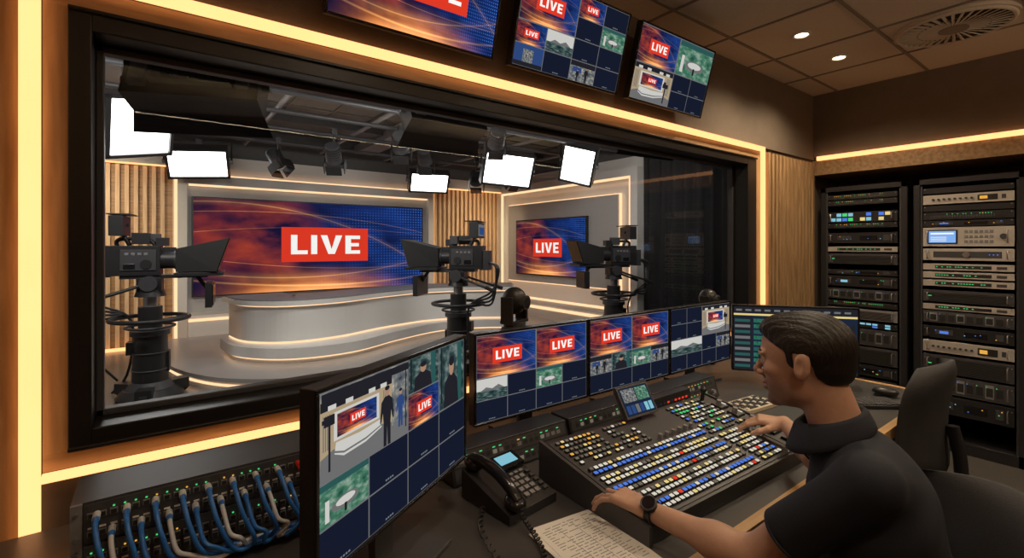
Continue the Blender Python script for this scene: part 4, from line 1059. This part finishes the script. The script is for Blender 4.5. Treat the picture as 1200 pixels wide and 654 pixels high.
fixture('studio_floodlight',(-.9,4.6,2.85),(.3,.8,-.4),.85,.34,'key_light',depth=.2,doors=True)  # second unseen flood, also added to front-light the set
def fresnel(pos,d,e=0):
    mb=MB(); mb.M=basis(d); mb.cyl((-.2,0,0),(.05,0,0),.09,'dkgrey',.11,n=20); mb.cyl((.05,0,0),(.055,0,0),.095,'e_yel' if e else 'lens',n=20)
    for k in range(5): mb.cyl((-.17+k*.035,0,0),(-.155+k*.035,0,0),.105,'black',n=20)
    for a in range(4):
        t=a*math.pi/2; c,s=math.cos(t),math.sin(t); mb.box((.12,c*.13,s*.13),(.14,.01 if abs(c)>.5 else .2,.01 if abs(s)>.5 else .2),'black')
    mb.M=Matrix.Identity(4); mb.tube([(0,.13,0),(0,.13,.16),(0,-.13,.16),(0,-.13,0)],.012,'black',6); mb.cyl((0,0,.16),(0,0,GZ-pos[2]),.016,'black'); mb.box((0,0,GZ-.04-pos[2]),(.07,.07,.08),'black'); o=mb.build('studio_spotlight',pos)
    if e:
        dv=Vector(d).normalized(); s=spot(dv*.07,e,(1,.76,.46),size=1.7,r=.08,blend=.9); s.rotation_euler=dv.to_track_quat('-Z','Y').to_euler(); s.parent=o; s.name='bulb'
for p,d,e in (((1.95,6.6,2.68),(.3,.6,-.7),0),((2.6,5.9,2.80),(.4,.7,-.6),0),((1.45,7.6,2.72),(.3,-.5,-.8),0),((4.6,7.2,2.66),(-.3,-.6,-.8),0),((3.3,6.6,2.80),(.4,.6,-.6),0),((3.5,5.0,2.82),(.4,.8,-.5),0),((5.6,7.4,2.78),(.02,.75,-.62),95),((-.75,7.2,2.78),(.02,.75,-.5),115)): fresnel(p,d,e)  # the two lit ones are added to brighten the slat walls
# lighting grid
mb=MB()
for x in (-1.2,0,1.2,2.4,3.6,4.8,6.0): mb.cyl((x,2.1,3.16),(x,8.9,3.16),.028,'grey',n=10)
for y in (2.6,3.6,4.5,5.4,6.2,7.1,8.1): mb.cyl((SX0+.02,y,3.10),(SX1-.02,y,3.10),.028,'dkgrey',n=10)
for y in (5.0,7.5): mb.bx(SX0+.02,SX1-.02,y,y+.5,3.30,3.40,'dkgrey')
for x in (-.6,3.0): mb.bx(x,x+.35,2.1,8.9,3.22,3.36,'grey')
mb.build('lighting_grid')
# monitor stand at far left in the studio
mb=MB(); mb.cyl((0,0,0.05),(0,0,1.5),.018,'black'); 
for k in range(3):
    a=k*2.09; mb.cyl((0,0,.45),(math.cos(a)*.35,math.sin(a)*.35,.02),.012,'black')
mb.box((0,0,1.35),(.22,.16,.2),'black'); mb.box((0,0,1.15),(.3,.2,.06),'black'); mb.box((.05,0,.95),(.16,.22,.2),'dkgrey'); mb.build('monitor_stand',(-.60,6.6,0),.6,bevel=.005)

# world + camera
w=bpy.data.worlds.new('world'); S.world=w; w.use_nodes=True
bg=w.node_tree.nodes['Background']; bg.inputs[0].default_value=(.35,.32,.3,1); bg.inputs[1].default_value=.02
cam=bpy.data.cameras.new('camera'); co=bpy.data.objects.new('camera',cam); COL.objects.link(co)
co.location=(0,0,1.5); co.rotation_euler=(math.pi/2,0,-math.atan2(.6,.8)); cam.lens=16.83; cam.sensor_width=36; cam.shift_y=-.0325; cam.clip_start=.02
S.camera=co
S.view_settings.view_transform='Standard'
S.view_settings.look='None'
S.view_settings.exposure=0
